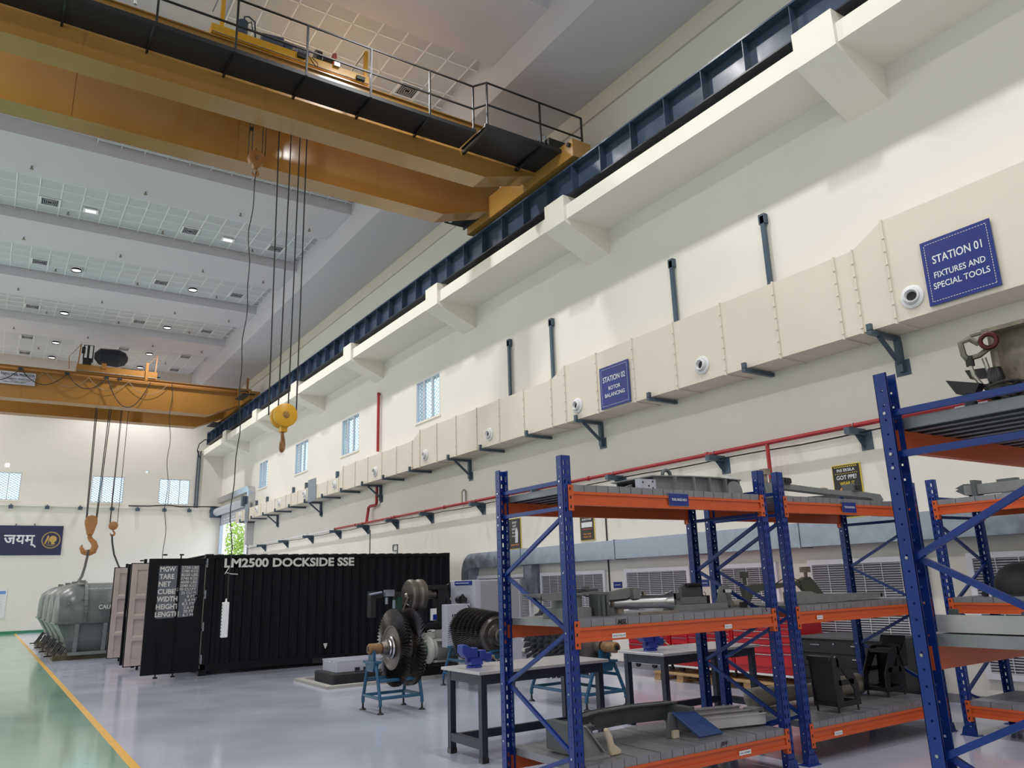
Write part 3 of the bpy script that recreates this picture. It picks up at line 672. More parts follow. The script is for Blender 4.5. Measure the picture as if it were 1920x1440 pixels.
# ---------------------------------------------------------------- red fire pipe with brackets
PX, PZ = 10.62, 3.83
fp = thing('fire_pipe', (PX, 15, PZ), 'long red fire main running along the wall under the duct with two branches', 'pipe')
MB().tube([(PX, y, PZ) for y in (-3, 6, 15, 22, 28)], .038, 10).build('main_pipe', M['red'], fp, smooth=True)
MB().tube([(PX, y, PZ-.02) for y in (28, 34, 40.3)], .022, 8).build('thin_pipe', M['white'], fp, smooth=True)
MB().tube([(10.74, 24.45, 6.2), (10.74, 24.45, 8.18), (10.74, 24.47, 8.25), (10.76, 24.52, 8.27), (WX, 24.6, 8.27)], .05, 10).build('riser', M['red'], fp, smooth=True)
MB().tube([(10.72, 24.45, 5.05), (10.72, 24.45, 4.5), (10.72, 24.47, 4.42), (10.72, 24.55, 4.38), (10.7, 24.95, 4.38), (10.68, 25.03, 4.34), (10.68, 25.05, 4.26), (10.62, 25.05, 3.84)], .05, 10).build('riser', M['red'], fp, smooth=True)
MB().tube([(PX, 8.27, PZ), (PX, 8.27, 2.5)], .034, 10).build('drop_pipe', M['red'], fp, smooth=True)
for y in (1.5, 4.2, 9.6, 13.0, 16.2, 19.5, 22.8, 26.0): MB().lathe([(-.035, .05), (.035, .05)], (PX, y, PZ), 'y', 12).build('pipe_coupling', M['red'], fp, smooth=True)
for i, y in enumerate((3.9, 6.67, 9.42, 12.17, 14.9, 17.75, 20.67, 23.06, 25.42, 28.0, 31.0, 34.2, 37.5)):
    o = thing('pipe_bracket', (WX, y, 3.6), 'slate bracket arm with wall plate holding the red pipe, %s from the near end' % ORD[i], 'bracket', 'pipe brackets along the wall')
    MB().box(10.42, WX, y-.045, y+.045, PZ-.14, PZ-.04).build('arm', M['slate'], o)
    MB().box(WX-.014, WX, y-.14, y+.05, PZ-.36, PZ-.06).build('wall_plate', M['slate'], o)
    MB().prism([(WX, PZ-.36), (WX, PZ-.14), (10.62, PZ-.14)], 'y', y-.006, y+.006).build('gusset', M['slate'], o)
    MB().ring((PX, y, PZ), 'y', .044, .006, 16, 5).build('u_bolt', M['galv'], o)
tag(MB().tube([(10.7, y, 3.72+.012*math.sin(y*2.3)) for y in [i*.7 for i in range(0, 58)]], .012, 6).build('wall_conduit', M['cable'], smooth=True), 'thin dark cable strung along the wall just under the red pipe', 'cable')
tag(MB().box(WX-.02, WX, 12.74, 12.77, 1.2, 3.6).build('vertical_conduit', M['cable']), 'thin dark vertical conduit on the wall left of the third blind window', 'conduit')
tag(MB().box(WX-.02, WX, 25.2, 25.23, 1.8, 3.6).build('vertical_conduit', M['cable']), 'thin dark vertical conduit on the wall behind the black container', 'conduit')
o = thing('wall_fitting', (WX, 18.7, 3.85), 'small upright capsule shaped bracket fitting on the wall above the red pipe', 'fitting')
MB().tube([(10.8, 18.8, 3.84), (10.8, 18.8, 4.18), (10.8, 18.74, 4.24), (10.8, 18.68, 4.24), (10.8, 18.62, 4.18), (10.8, 18.62, 3.84)], .02, 8).build('loop_handle', M['steel'], o, smooth=True)
MB().box(10.8, WX, 18.66, 18.76, 3.86, 4.2).build('back_plate', M['white'], o)

# galvanised duct low on the wall
gd = thing('galvanised_duct', (10.7, 10, 2.12), 'low galvanised steel duct along the wall bending down at its far end', 'duct')
ys = [1.2, 3.4, 5.6, 7.8, 10.0, 12.2, 14.0, 15.6, 17.9]
for a, b_ in zip(ys, ys[1:]): MB().box(10.53, WX, a+.004, b_-.004, 2.10, 2.47).build('duct_section', M['galv'], gd)
for y in ys[1:-1]: MB().box(10.515, WX, y-.015, y+.015, 2.085, 2.485).build('joint_flange', M['galv'], gd)
el = MB(); cy, cz = 17.9, 1.95; n = 8; prof = []
for R in (.15, .52): prof.append([(cy+R*math.sin(PI/2*i/n), cz+R*math.cos(PI/2*i/n)) for i in range(n+1)])
for i in range(n): el.prism([prof[0][i], prof[0][i+1], prof[1][i+1], prof[1][i]], 'x', 10.53, WX)
el.build('elbow', M['galv'], gd)
MB().box(10.53, WX, 18.05, 18.42, 1.2, 1.95).build('down_leg', M['galv'], gd)
MB().box(10.6, WX-.01, 15.25, 15.6, 1.35, 2.10).build('down_leg', M['galv'], gd)

# posters and small blue plates
def poster(y0, y1, z0, z1, label, lines, extra=None):
    o = thing('safety_poster', (WX, (y0+y1)/2, z0), label, 'poster')
    MB().box(WX-.02, WX-.004, y0, y1, z0, z1).build('poster_board', M['pyel'], o)
    MB().box(WX-.024, WX-.02, y0+.012, y1-.012, z0+.012, z1-.012).build('poster_field', M['pblack'], o)
    for s, zz, h, wd, mm in lines:
        text(s, M[mm], o, (WX-.0245, (y0+y1)/2+wd/2, z0+zz), (0, -1, 0), (0, 0, 1), height=h, width=wd, depth=.002, bold=.015)
    return o
o = poster(6.79, 7.27, 2.5, 3.31, 'black and yellow safety poster reading GOT PPE? WEAR IT', [('INS EKSILA', .70, .045, .3, 'board'), ('GOT PPE?', .58, .065, .34, 'board'), ('WEAR IT', .495, .05, .25, 'pyel')])
s_ = MB()
for k in range(12): s_.prism([(6.84+k*.033, 3.265), (6.855+k*.033, 3.265), (6.865+k*.033, 3.285), (6.85+k*.033, 3.285)], 'x', WX-.027, WX-.024); s_.prism([(6.84+k*.033, 3.165), (6.85+k*.033, 3.165), (6.858+k*.033, 3.178), (6.848+k*.033, 3.178)], 'x', WX-.027, WX-.024)
s_.build('hazard_stripes', M['pyel'], o)
s_ = MB().lathe([(0, .07), (.003, .07)], (WX-.024, 7.1, 2.9), (-1, 0, 0), 20).box(WX-.028, WX-.024, 7.0, 7.2, 2.85, 2.865); s_.build('helmet_print', M['porange'], o)
s_ = MB().lathe([(0, .055), (.003, .055)], (WX-.024, 6.97, 2.88), (-1, 0, 0), 20); s_.build('face_print', M['ppeach'], o)
MB().box(WX-.028, WX-.024, 6.98, 7.14, 2.66, 2.78).build('overall_print', M['sign'], o)
s_ = MB(); [s_.lathe([(0, .025), (.003, .025)], (WX-.024, 6.86+.06*k, 2.6), (-1, 0, 0), 12) for k in range(3)]; s_.build('gear_print', M['pyel'], o)
o = poster(15.97, 16.5, 2.5, 3.25, 'narrow dark safety poster partly behind the left blue rack upright', [('DONT', .62, .05, .2, 'board'), ('LET', .54, .05, .16, 'board'), ('SAFETY', .46, .05, .24, 'board'), ('BE AN', .38, .04, .2, 'board'), ('ACCIDENT', .3, .03, .26, 'board'), ('SAFETY FIRST', .08, .04, .34, 'porange')])
MB().prism([(16.1, 2.65), (16.22, 2.65), (16.2, 2.95), (16.13, 3.02), (16.08, 2.9)], 'x', WX-.027, WX-.024).build('figure_print', M['grill'], o)
o = poster(13.14, 13.63, 2.54, 3.28, 'dark safety poster with white block, under the top rack beam', [('SAFETY IS', .5, .045, .3, 'board'), ('EVERYONES', .43, .04, .32, 'board'), ('STAY SAFE', .12, .035, .26, 'porange'), ('WORK SAFE', .06, .035, .26, 'porange')])
MB().box(WX-.027, WX-.024, 13.2, 13.57, 2.82, 2.93).build('photo_strip', M['board'], o)
MB().box(WX-.027, WX-.024, 13.22, 13.55, 2.77, 2.79).build('red_strip', M['red'], o)
MB().prism([(13.26, 3.13), (13.5, 3.1), (13.42, 3.24), (13.34, 3.25)], 'x', WX-.027, WX-.024).build('figure_print', M['porange'], o)
for y, lb in ((12.5, 'small blue wall plate between the second and third blind windows'), (10.15, 'small blue wall plate between the third and fourth blind windows')):
    o = thing('wall_plate', (WX, y, 1.53), lb, 'sign')
    MB().box(WX-.012, WX-.002, y-.13, y+.13, 1.53, 1.65).build('plate', M['sign'], o)
    MB().box(WX-.014, WX-.012, y-.09, y+.09, 1.585, 1.595).build('printed_line', M['board'], o)
# white frame sketch behind the container
tag(MB().box(WX-.03, WX, 23.0, 23.02, 2.6, 3.0).box(WX-.03, WX, 23.02, 23.35, 2.98, 3.0).box(WX-.03, WX, 23.33, 23.35, 2.8, 3.0).box(WX-.03, WX, 23.02, 23.35, 2.8, 2.82).build('small_bracket', M['slate']), 'tiny thin rectangular bracket on the wall just above the container', 'bracket')

# ---------------------------------------------------------------- far wall things
bn = thing('banner', (.7, FY-.03, 3.77), 'dark navy banner with white Devanagari word and gold round crest', 'banner')
MB().box(-2.2, 3.05, FY-.05, FY-.02, 3.77, 5.24).build('banner_cloth', M['navyban'], bn)
text('जयम्', M['board'], bn, (.5, FY-.052, 4.14), (1, 0, 0), (0, 0, 1), width=1.42, depth=.004, bold=.02)
cx_, cz_ = 2.55, 4.52
MB().lathe([(0, .43), (.006, .43)], (cx_, FY-.05, cz_), (0, -1, 0), 40).build('crest_ring', M['gframe'], bn)
MB().lathe([(0, .37), (.006, .37)], (cx_, FY-.056, cz_), (0, -1, 0), 40).build('crest_field', M['navyban'], bn)
g = MB().lathe([(0, .17), (.006, .17)], (cx_+.08, FY-.062, cz_+.05), (0, -1, 0), 24)
g.ring((cx_, FY-.064, cz_), 'y', .385, .012, 40, 5)
g.prism([(cx_-.3, cz_-.2), (cx_-.24, cz_-.2), (cx_-.12, cz_+.05), (cx_-.1, cz_+.2), (cx_-.17, cz_+.24), (cx_-.2, cz_+.1)], 'y', FY-.07, FY-.062)
g.box(cx_-.12, cx_-.08, FY-.07, FY-.062, cz_-.18, cz_+.02).box(cx_, cx_+.2, FY-.07, FY-.062, cz_-.2, cz_-.17).box(cx_+.03, cx_+.15, FY-.07, FY-.062, cz_-.17, cz_-.1)
g.build('crest_emblem', M['gold'], bn)
for k, z in enumerate((-.24, -.3)): MB().box(cx_-.2+.05*k, cx_+.2-.05*k, FY-.07, FY-.062, cz_+z, cz_+z+.025).build('crest_motto', M['gframe'], bn)
for x in (-.4, .95, 1.75): MB().cyl((x, FY-.03, 5.24), (x, FY-.03, 5.34), .02, n=6).build('hanging_eyelet', M['slate'], bn)
o = thing('notice_board', (.4, FY-.03, .75), 'white notice sheet with blue heading low on the far wall', 'notice')
MB().box(-.3, .93, FY-.03, FY-.005, .75, 2.14).build('board_panel', M['board'], o)
MB().box(-.25, .88, FY-.034, FY-.03, 1.9, 2.05).build('heading_print', mat('notice_blue', (110, 150, 215), .5), o)
s_ = MB(); [s_.box(-.2, .8, FY-.034, FY-.03, 1.8-.12*k, 1.815-.12*k) for k in range(8)]; s_.build('printed_line', M['grill'], o)
MB().box(.17, .33, FY-.03, FY-.004, 8.18, 8.34).build('wall_lamp', emis('square_lamp', (255, 255, 255), 3), origin=(.25, FY, 8.18))
tag(bpy.data.objects['wall_lamp'], 'small square bright lamp on the far wall left above the windows', 'lamp')
o = thing('vent_light', (6.8, FY, 8.2), 'small square glazed opening high on the far wall above right window', 'vent'); MB().box(6.72, 6.88, FY-.01, FY+.02, 8.19, 8.21).box(6.72, 6.88, FY-.01, FY+.02, 8.33, 8.35).box(6.72, 6.735, FY-.01, FY+.02, 8.21, 8.33).box(6.865, 6.88, FY-.01, FY+.02, 8.21, 8.33).build('vent_frame', M['white'], o)
MB().box(6.735, 6.865, FY+.02, FY+.03, 8.21, 8.33).build('pane', M['glass'], o)
for i, x in enumerate((-.9, .62, 2.2, 3.7, 5.2, 6.45, 7.8, 9.1, 10.3)):
    o = thing('wall_floodlight', (x, FY-.2, 6.1), 'small dark floodlight under the far wall ledge, %s from the left' % ORD[i], 'lamp', 'floodlights along the far ledge')
    MB().box(x-.1, x+.1, FY-.28, FY-.12, 6.08, 6.24).build('lamp_housing', M['slate'], o)
    MB().box(x-.02, x+.02, FY-.16, FY-.1, 6.22, 6.32).build('lamp_bracket', M['slate'], o)
dp = thing('corner_downpipe', (9.45, FY-.1, 6.3), 'grey conduit pipes rising in the far corner to the runway end', 'pipe')
for d_ in (0, .14): MB().tube([(9.38+d_, FY-.08, 6.35), (9.38+d_, FY-.08, 9.25), (9.4+d_, FY-.1, 9.6)], .04, 8).build('conduit_pipe', M['slate'], dp, smooth=True)
MB().tube([(9.45, FY-.15, 9.2), (9.3, FY-.2, 9.6), (9.35, FY-.3, 9.95), (9.6, FY-.5, 10.2), (9.9, FY-.6, 10.2)], .03, 8).build('flex_conduit', M['cable'], dp, smooth=True)
tag(MB().tube([(6.0, FY-.12, 6.36), (7, FY-.12, 6.37), (8, FY-.13, 6.45), (8.6, FY-.12, 6.38), (9.6, FY-.2, 6.4), (10.5, FY-.4, 6.4)], .03, 6).build('ledge_cable', M['cable'], smooth=True), 'loose dark cable lying along the ledge of the far wall', 'cable')
sd = thing('silver_duct', (10.6, 42, 6.5), 'shiny silver lagged duct arching over the roller door', 'duct')
MB().box(10.5, WX, 40.15, 46.3, 6.56, 6.86).build('duct_run', M['chrome'], sd)
el = MB(); cy, cz = 40.15, 6.4
for i in range(8):
    a0, a1 = PI/2*i/8, PI/2*(i+1)/8
    el.prism([(cy-.16*math.sin(a0), cz+.16*math.cos(a0)), (cy-.16*math.sin(a1), cz+.16*math.cos(a1)), (cy-.46*math.sin(a1), cz+.46*math.cos(a1)), (cy-.46*math.sin(a0), cz+.46*math.cos(a0))], 'x', 10.5, WX)
el.build('elbow', M['chrome'], sd)
MB().box(10.5, WX, 39.69, 39.99, 5.6, 6.4).build('down_leg', M['chrome'], sd); MB().box(10.5, WX, 39.69, 39.99, 3.9, 5.03).build('down_leg', M['chrome'], sd)

# ceiling fittings
def grille(x, y, lb):
    o = thing('ceiling_grille', (x, y, ZT-.02), lb, 'grille', 'air grilles in the ceiling')
    MB().box(x-.3, x+.3, y-.3, y+.3, ZT-.03, ZT-.018).build('grille_frame', M['tgrid'], o)
    s = MB()
    for k, r in enumerate((.23, .18, .13, .08)):
        for a, b_, c, d in ((-r, r, -r, -r+.014), (-r, r, r-.014, r), (-r, -r+.014, -r, r), (r-.014, r, -r, r)): s.box(x+a, x+b_, y+c, y+d, ZT-.045, ZT-.03)
    s.build('grille_slats', M['grill'], o)
    MB().box(x-.24, x+.24, y-.24, y+.24, ZT-.034, ZT-.03).build('grille_throat', M['louvre_back'], o)
for j, y in enumerate((15.75, 21.3, 26.88, 32.37, 37.92, 42.85, 45.8)):
    for i, x in enumerate((.34, 4.6, 7.6)):
        if y < 22 and x < 4 or y < 25 and y > 20 and x < 7: continue
        grille(x, y, 'square ceiling air grille, %s column, %s row from the far wall' % (('left', 'middle', 'right')[i], ORD[6-j]))
def downlight(x, y, lb):
    o = thing('ceiling_downlight', (x, y, ZT-.08), lb, 'lamp', 'round ceiling downlights')
    MB().lathe([(0, .19), (.09, .17)], (x, y, ZT-.1), 'z', 20, cap=False).build('lamp_rim', M['black'], o, smooth=True)
    MB().lathe([(0, .16), (.004, .16)], (x, y, ZT-.07), 'z', 20).build('lamp_lens', emis('downlight_lens', (255, 253, 248), 2.2) if 'dl' not in M else M['dl'], o)
M['dl'] = emis('downlight_lens', (255, 253, 248), 2.2)
for j, y in enumerate((32.5, 38.1, 43.05, 46.0)):
    for i, x in enumerate((1.57, 5.85)): downlight(x, y, 'round black-rimmed ceiling downlight, %s column, %s row from the far wall' % (('left', 'right')[i], ORD[3-j]))
for x, y in ((1.51, 26.9), (5.9, 26.95)):
    o = thing('ceiling_light_box', (x, y, ZT-.05), 'small rectangular ceiling light, left of the bright one' if x < 3 else 'small rectangular ceiling light that shines white', 'lamp')
    MB().box(x-.22, x+.22, y-.16, y+.16, ZT-.05, ZT-.018).build('lamp_frame', M['tgrid'], o)
    MB().box(x-.15, x+.15, y-.09, y+.09, ZT-.054, ZT-.05).build('lamp_lens', M['dl'], o)
for j, y in enumerate((18.2, 24.0, 29.4, 34.8, 40.3)):
    for i, x in enumerate((-.24, 2.75, 5.6, 7.9)):
        z = ZB
        o = thing('sprinkler_head', (x, y, z-.1), 'sprinkler under %s smooth ceiling beam from far wall, %s from left' % (ORD[4-j], ORD[i]), 'sprinkler', 'sprinkler heads')
        MB().cyl((x, y, z), (x, y, z-.08), .022, n=8).cyl((x, y, z-.08), (x, y, z-.1), .05, n=8).build('sprinkler_body', M['rust'], o)
for j, y in enumerate((27.4, 32.9, 38.4, 44.5)):
    for i, x in enumerate((.9, 3.8, 6.9)):
        z = ZT
        o = thing('sprinkler_head', (x, y, z-.1), 'sprinkler in %s tiled ceiling bay from far wall, %s from left' % (ORD[3-j], ORD[i]), 'sprinkler', 'tile ceiling sprinkler heads')
        MB().cyl((x, y, z), (x, y, z-.08), .022, n=8).cyl((x, y, z-.08), (x, y, z-.1), .05, n=8).build('sprinkler_body', M['rust'], o)

# outside the roller door
struct(MB().box(11.2, 60, 5, 90, -.3, -.1), 'ground', M['ground'])
def tree(x, y, h, seed, label):
    rnd = random.Random(seed)
    o = thing('tree', (x, y, -.1), label, 'tree')
    MB().lathe([(0, .22), (h*.5, .12)], (x, y, -.1), 'z', 8).build('trunk', M['bark'], o)
    f = MB()
    for k in range(900):
        th, ph, r = rnd.random()*2*PI, math.acos(rnd.uniform(-1, 1)), (rnd.random()**.5)*h*.32
        p = Vector((x+r*math.sin(ph)*math.cos(th), y+r*math.sin(ph)*math.sin(th), h*.66+r*1.1*math.cos(ph)))
        a = Vector((rnd.gauss(0, 1), rnd.gauss(0, 1), rnd.gauss(0, 1))).normalized(); b_ = a.orthogonal(); s = .16
        f.quad(p-a*s, p-b_*s*.6, p+a*s, p+b_*s*.6)
    f.build('foliage', M['leaf'], o, kind='stuff')
tree(17.4, 67.5, 8.5, 1, 'sunlit green tree outside the roller door')
tree(21.5, 82, 9.5, 2, 'farther green tree outside beyond the roller door')
# ---------------------------------------------------------------- shipping containers
def container(x0, x1, y0, y1, z1, label, first=True):
    o = thing('shipping_container', (x0, y0, 0), label, 'container')
    c = M['cont']
    f = MB()
    for x in (x0, x1-.12):
        for y in (y0, y1-.12): f.box(x, x+.12, y, y+.12, .04, z1)
    for y in (y0, y1-.08): f.box(x0, x1, y, y+.08, z1-.09, z1-.02); f.box(x0, x1, y, y+.08, .08, .22)
    for x in (x0, x1-.08): f.box(x, x+.08, y0, y1, z1-.12, z1-.02); f.box(x, x+.08, y0, y1, .08, .2)
    f.build('container_frame', c, o, bevel=.006)
    for yy, s in ((y0+.02, 1), (y1-.02, -1)):
        g = MB(); x = x0+.12; P = []
        while x < x1-.12-.28: P += [(x, 0), (x+.07, 0), (x+.105, .036), (x+.175, .036), (x+.21, 0)]; x += .21+.0
        P.append((x1-.12, 0))
        for (a, da), (b_, db) in zip(P, P[1:]):
            if b_-a > 1e-4: g.quad((a, yy+s*da, .22), (b_, yy+s*db, .22), (b_, yy+s*db, z1-.09), (a, yy+s*da, z1-.09))
        g.build('corrugated_side', c, o)
    MB().box(x1-.04, x1-.02, y0+.12, y1-.12, .2, z1-.1).build('end_wall', c, o)
    g = MB(); x = x0
    while x < x1-.2: g.box(x+.02, x+.14, y0+.05, y1-.05, z1-.03, z1-.005); x += .24
    g.build('roof_ribs', c, o); MB().box(x0, x1, y0+.02, y1-.02, z1-.06, z1-.03).build('roof_sheet', c, o)
    MB().box(x0+.05, x1-.05, y0+.05, y1-.05, .12, .18).build('container_floor', M['black'], o)
    g = MB()
    for x in (x0-.005, x1-.165):
        for y in (y0-.005, y1-.165):
            for z in (0.0, z1-.12): g.box(x, x+.17, y, y+.17, z, z+.12)
    g.build('corner_casting', c, o, bevel=.01)
    MB().box(x0+2.45, x0+2.95, y0-.002, y0+.0, .06, .17).build('fork_pocket', M['black'], o)
    for i in range(4): MB().cyl((x0+.03, y0-.015, .24+.0+i*.66), (x0+.03, y0-.015, .42+i*.66), .018, n=8).build('door_hinge', M['galv'], o)
    MB().box(x0-.004, x0+.012, y0-.012, y0+.0, .15, z1-.15).build('hinge_strip', M['steel'], o)
    # near leaf, swung open square to the side: outer face towards the bench area
    L0 = x0-1.13
    nl = MB().box(L0, x0-.01, y0-.04, y0+.02, .1, 2.41).build('door', c, o)
    for z in (.98, 1.12): MB().box(L0+.35, x0-.2, y0-.05, y0-.04, z-.12, z-.04).build('door_rib', c, nl)
    for x, zr in ((L0+.28, .78), (L0+.61, 2.5)):
        MB().cyl((x, y0-.062, .03), (x, y0-.062, zr), .014, n=8).build('lock_rod', c, nl)
        MB().box(x-.04, x+.04, y0-.09, y0-.04, .03, .06).box(x-.03, x+.05, y0-.09, y0-.04, 2.47, 2.5).box(x-.03, x+.03, y0-.085, y0-.04, .62, .66).build('rod_cam', c, nl)
    for z in (.24, .93, 1.63, 2.3): MB().box(x0-.22, x0+.0, y0-.055, y0-.04, z-.02, z+.02).build('hinge_blade', c, nl)
    # far leaf: pink primer inner face towards us
    yf = y1
    fl = MB().box(L0, x0-.01, yf-.02, yf+.04, .1, 2.41).build('door', c, o)
    t = MB().box(L0+.02, x0-.02, yf-.03, yf-.02, .12, 2.39); t.build('door_inner_skin', M['pink'], fl)
    t = MB().box(L0+.02, L0+.14, yf-.06, yf-.03, .12, 2.39).box(x0-.14, x0-.02, yf-.06, yf-.03, .12, 2.39).box(L0+.14, x0-.14, yf-.05, yf-.03, 2.25, 2.39).box(L0+.14, x0-.14, yf-.05, yf-.03, .12, .27)
    for z in (.72, 1.2, 1.65): t.prism([(yf-.03, z-.09), (yf-.075, z-.05), (yf-.075, z+.02), (yf-.03, z+.06)], 'x', L0+.14, x0-.14)
    t.build('door_rib', M['pink'], fl)
    for x in (L0+.3, L0+.8): MB().box(x-.03, x+.03, yf-.02, yf+.05, 2.41, 2.5).box(x-.02, x+.03, yf-.02, yf+.04, .02, .1).build('rod_cam', c, fl)
    MB().box(L0-.012, L0, yf-.05, yf+.04, 1.2, 1.34).build('door_catch', M['black'], fl)
    return o, nl, fl
k1, leaf, fleaf = container(3.93, 9.95, 18.0, 20.42, 2.5, 'long black corrugated shipping container lettered LM2500 DOCKSIDE SSE, doors open')
k2, _, _ = container(3.95, 9.95, 21.1, 23.5, 2.48, 'second black container behind the lettered one, only its open doors showing')
text('LM2500 DOCKSIDE SSE', M['txt_w'], k1, (4.32, 17.995, 2.205), (1, 0, 0), (0, 0, 1), height=.2, width=3.01, depth=.01, bold=.035)
MB().box(3.0, 3.36, 17.948, 17.952, 1.2, 2.26).build('stencil_patch', M['txt_panel'], leaf)
MB().prism([(3.41, 2.26), (3.8, 2.26), (3.79, 1.6), (3.74, 1.45), (3.72, 1.22), (3.4, 1.2)], 'y', 17.948, 17.952).build('stencil_patch', M['txt_panel'], leaf)
rows = ['MGW', 'TARE', 'NET', 'CUBE', 'WIDTH', 'HEIGHT', 'LENGTH']
ws = [.3, .29, .24, .34, .4, .44, .46]
for i, (s, w_) in enumerate(zip(rows, ws)): text(s, M['txt_w'], leaf, (3.02-.006*i, 17.95, 2.14-.152*i), (1, 0, 0), (0, 0, 1), height=.105, width=w_, depth=.006, bold=.03)
vals = ['12750 LBS', '5780 KGS', '8250 LBS', '3740 KGS', '4500 LBS', '2040 KGS', '1270 CU.FT', '35 CU M', '8 FT', '2.4 M', '8.5 FT', '2.6 M', '20 FT', '6.1 M']
for i, s in enumerate(vals): text(s, M['txt_w'], leaf, (3.78-.004*i, 17.95, 2.19-.0745*i), (1, 0, 0), (0, 0, 1), height=.056, width=.041*len(s)-.0, depth=.006, bold=.015, align='RIGHT')
MB().prism([(6.62, .48), (6.72, .48), (6.68, .37), (6.66, .37)], 'y', 17.985, 17.995).build('triangle_mark', M['txt_w'], k1)
tp = MB().box(3.52, 3.62, 20.36, 20.37, 1.36, 1.64).build('paper_label', M['board'], fleaf)
MB().box(3.54, 3.6, 20.352, 20.36, 1.4, 1.5).box(3.54, 3.6, 20.352, 20.36, 1.55, 1.58).build('label_print', M['sign'], fleaf)

# ---------------------------------------------------------------- grey shipping cans
def can(yc, label, words=False):
    o = thing('engine_shipping_can', (3.3, yc, 0), label, 'container')
    R = .92; n = 20; xs = [(1.72, .60), (1.78, .78), (2.0, .93), (2.2, 1.0), (4.9, 1.0), (5.2, .8)]
    def prof(k):
        P = []
        for i in range(n+1):
            a = PI*i/n; P.append((yc-R*k*math.cos(a)*(1 if 1 else 0), .98+1.08*k*(math.sin(a)**.8)))
        return P
    up = MB(); rg = [[up.bm.verts.new((x, *p)) for p in prof(k)] for x, k in xs]
    for a, b_ in zip(rg, rg[1:]):
        for i in range(n): up._f((a[i], a[i+1], b_[i+1], b_[i]))
    up._f(rg[0]); up._f(rg[-1][::-1])
    u = up.build('can_lid', M['cangrey'], o, smooth=True)
    lo = MB()
    rg = []
    for x, k in xs:
        bx = x + (0 if x > 2.1 and x < 5 else 0)
        rg.append([lo.bm.verts.new(p) for p in ((x, yc-R*k, .98), (max(x, 2.0), yc-R*k*.98, .5), (max(x, 2.1), yc-R*.8, .14), (max(x, 2.1), yc+R*.8, .14), (max(x, 2.0), yc+R*k*.98, .5), (x, yc+R*k, .98))])
    for a, b_ in zip(rg, rg[1:]):
        for i in range(5): lo._f((a[i], a[i+1], b_[i+1], b_[i]))
    lo._f(rg[0]); lo._f(rg[-1][::-1])
    lo.build('can_base', M['cangrey'], o)
    fl = MB().box(1.7, 5.25, yc-R-.04, yc+R+.04, .955, 1.0); fl.build('split_flange', M['cangrey'], o)
    rb = MB()
    for x in (2.25, 2.95, 3.9, 4.8): rb.prism([(yc-R-.1, .95), (yc-R+.02, .95), (yc-R*.8, .14), (yc-R*.8-.14, .14)], 'x', x-.05, x+.05)
    rb.box(2.1, 5.0, yc-R-.0, yc-R*.8+.05, .12, .2); rb.build('base_rib', M['grey_f'], o)
    rb = MB()
    for x in (2.42,):
        for i in range(n):
            a0, a1 = PI*i/n, PI*(i+1)/n
            P0 = Vector((x, yc-(R+.03)*math.cos(a0), .98+1.1*math.sin(a0)**.8)); P1 = Vector((x, yc-(R+.03)*math.cos(a1), .98+1.1*math.sin(a1)**.8))
            rb.bar(P0, P1, .08, .09)
    rb.build('lid_band', M['cangrey'], o); MB().cb(2.32, yc-.35, 2.1, .16, .16, .08).build('lid_boss', M['grey_f'], o)
    b_ = MB()
    for x, z in ((2.0, 1.62), (1.99, 1.5), (2.32, 1.62), (2.38, 1.62), (2.3, 1.5), (2.36, 1.5), (2.3, 1.36), (2.22, 1.33)): b_.cyl((x, yc-R*.83, z), (x, yc-R*.9, z), .02, n=6)
    b_.build('rivet', M['chrome'], o)
    MB().box(1.75, 5.2, yc-.85, yc+.85, 0, .13).build('timber_skid', M['skid'], o)
    for k in range(3):
        yy = yc-.7+.5*k; MB().tube([(1.75, yy, .1), (1.95, yy, .45), (2.08, yy+.1, .4), (1.9, yy+.1, .06)], .018, 6).build('tow_handle', M['black'], o)
    MB().tube([(1.55, yc-.6, .12), (1.75, yc-.5, .12), (1.9, yc-.6, .3)], .02, 6).build('tow_handle', M['black'], o)
    return o
c_ = can(26.35, 'nearest grey engine shipping can with CAUTION lettering, beside the open container doors')
text('CAUTION', M['txt_w'], c_, (2.74, 25.4, 1.32), (1, 0, 0), (0, .25, 1), height=.12, width=.66, depth=.03, bold=.02)
text('BEFORE', M['txt_panel'], c_, (2.82, 25.38, 1.12), (1, 0, 0), (0, .1, 1), height=.11, width=.5, depth=.03, bold=.02)
for s, z, x, w_, yy in (('MOISTURE SHUT DOWN', 1.86, 2.45, .6, 25.75), ('WARNING', 1.74, 2.68, .3, 25.62), ('PRESSURIZED AND SEALED', 1.66, 2.56, .7, 25.56), ('DO NOT OPEN', 1.58, 2.64, .45, 25.52), ('BEFORE RELEASING', 1.5, 2.56, .6, 25.49)):
    text(s, M['grey_m'] if z < 1.8 else M['txt_w'], c_, (x, yy-.06, z), (1, 0, 0), (0, .5, 1), height=.045, width=w_, depth=.03)
text('NO 2', M['txt_w'], c_, (2.42, 25.52, .72), (1, 0, 0), (0, -.1, 1), height=.05, depth=.04); text('SUPPORT STRUT', M['txt_w'], c_, (2.42, 25.54, .6), (1, 0, 0), (0, -.1, 1), height=.045, width=.45, depth=.04)
can(28.7, 'second grey engine shipping can from the front of the row'); can(31.1, 'third grey engine shipping can from the front of the row'); can(34.2, 'farthest grey engine shipping can with black end fittings')
MB()
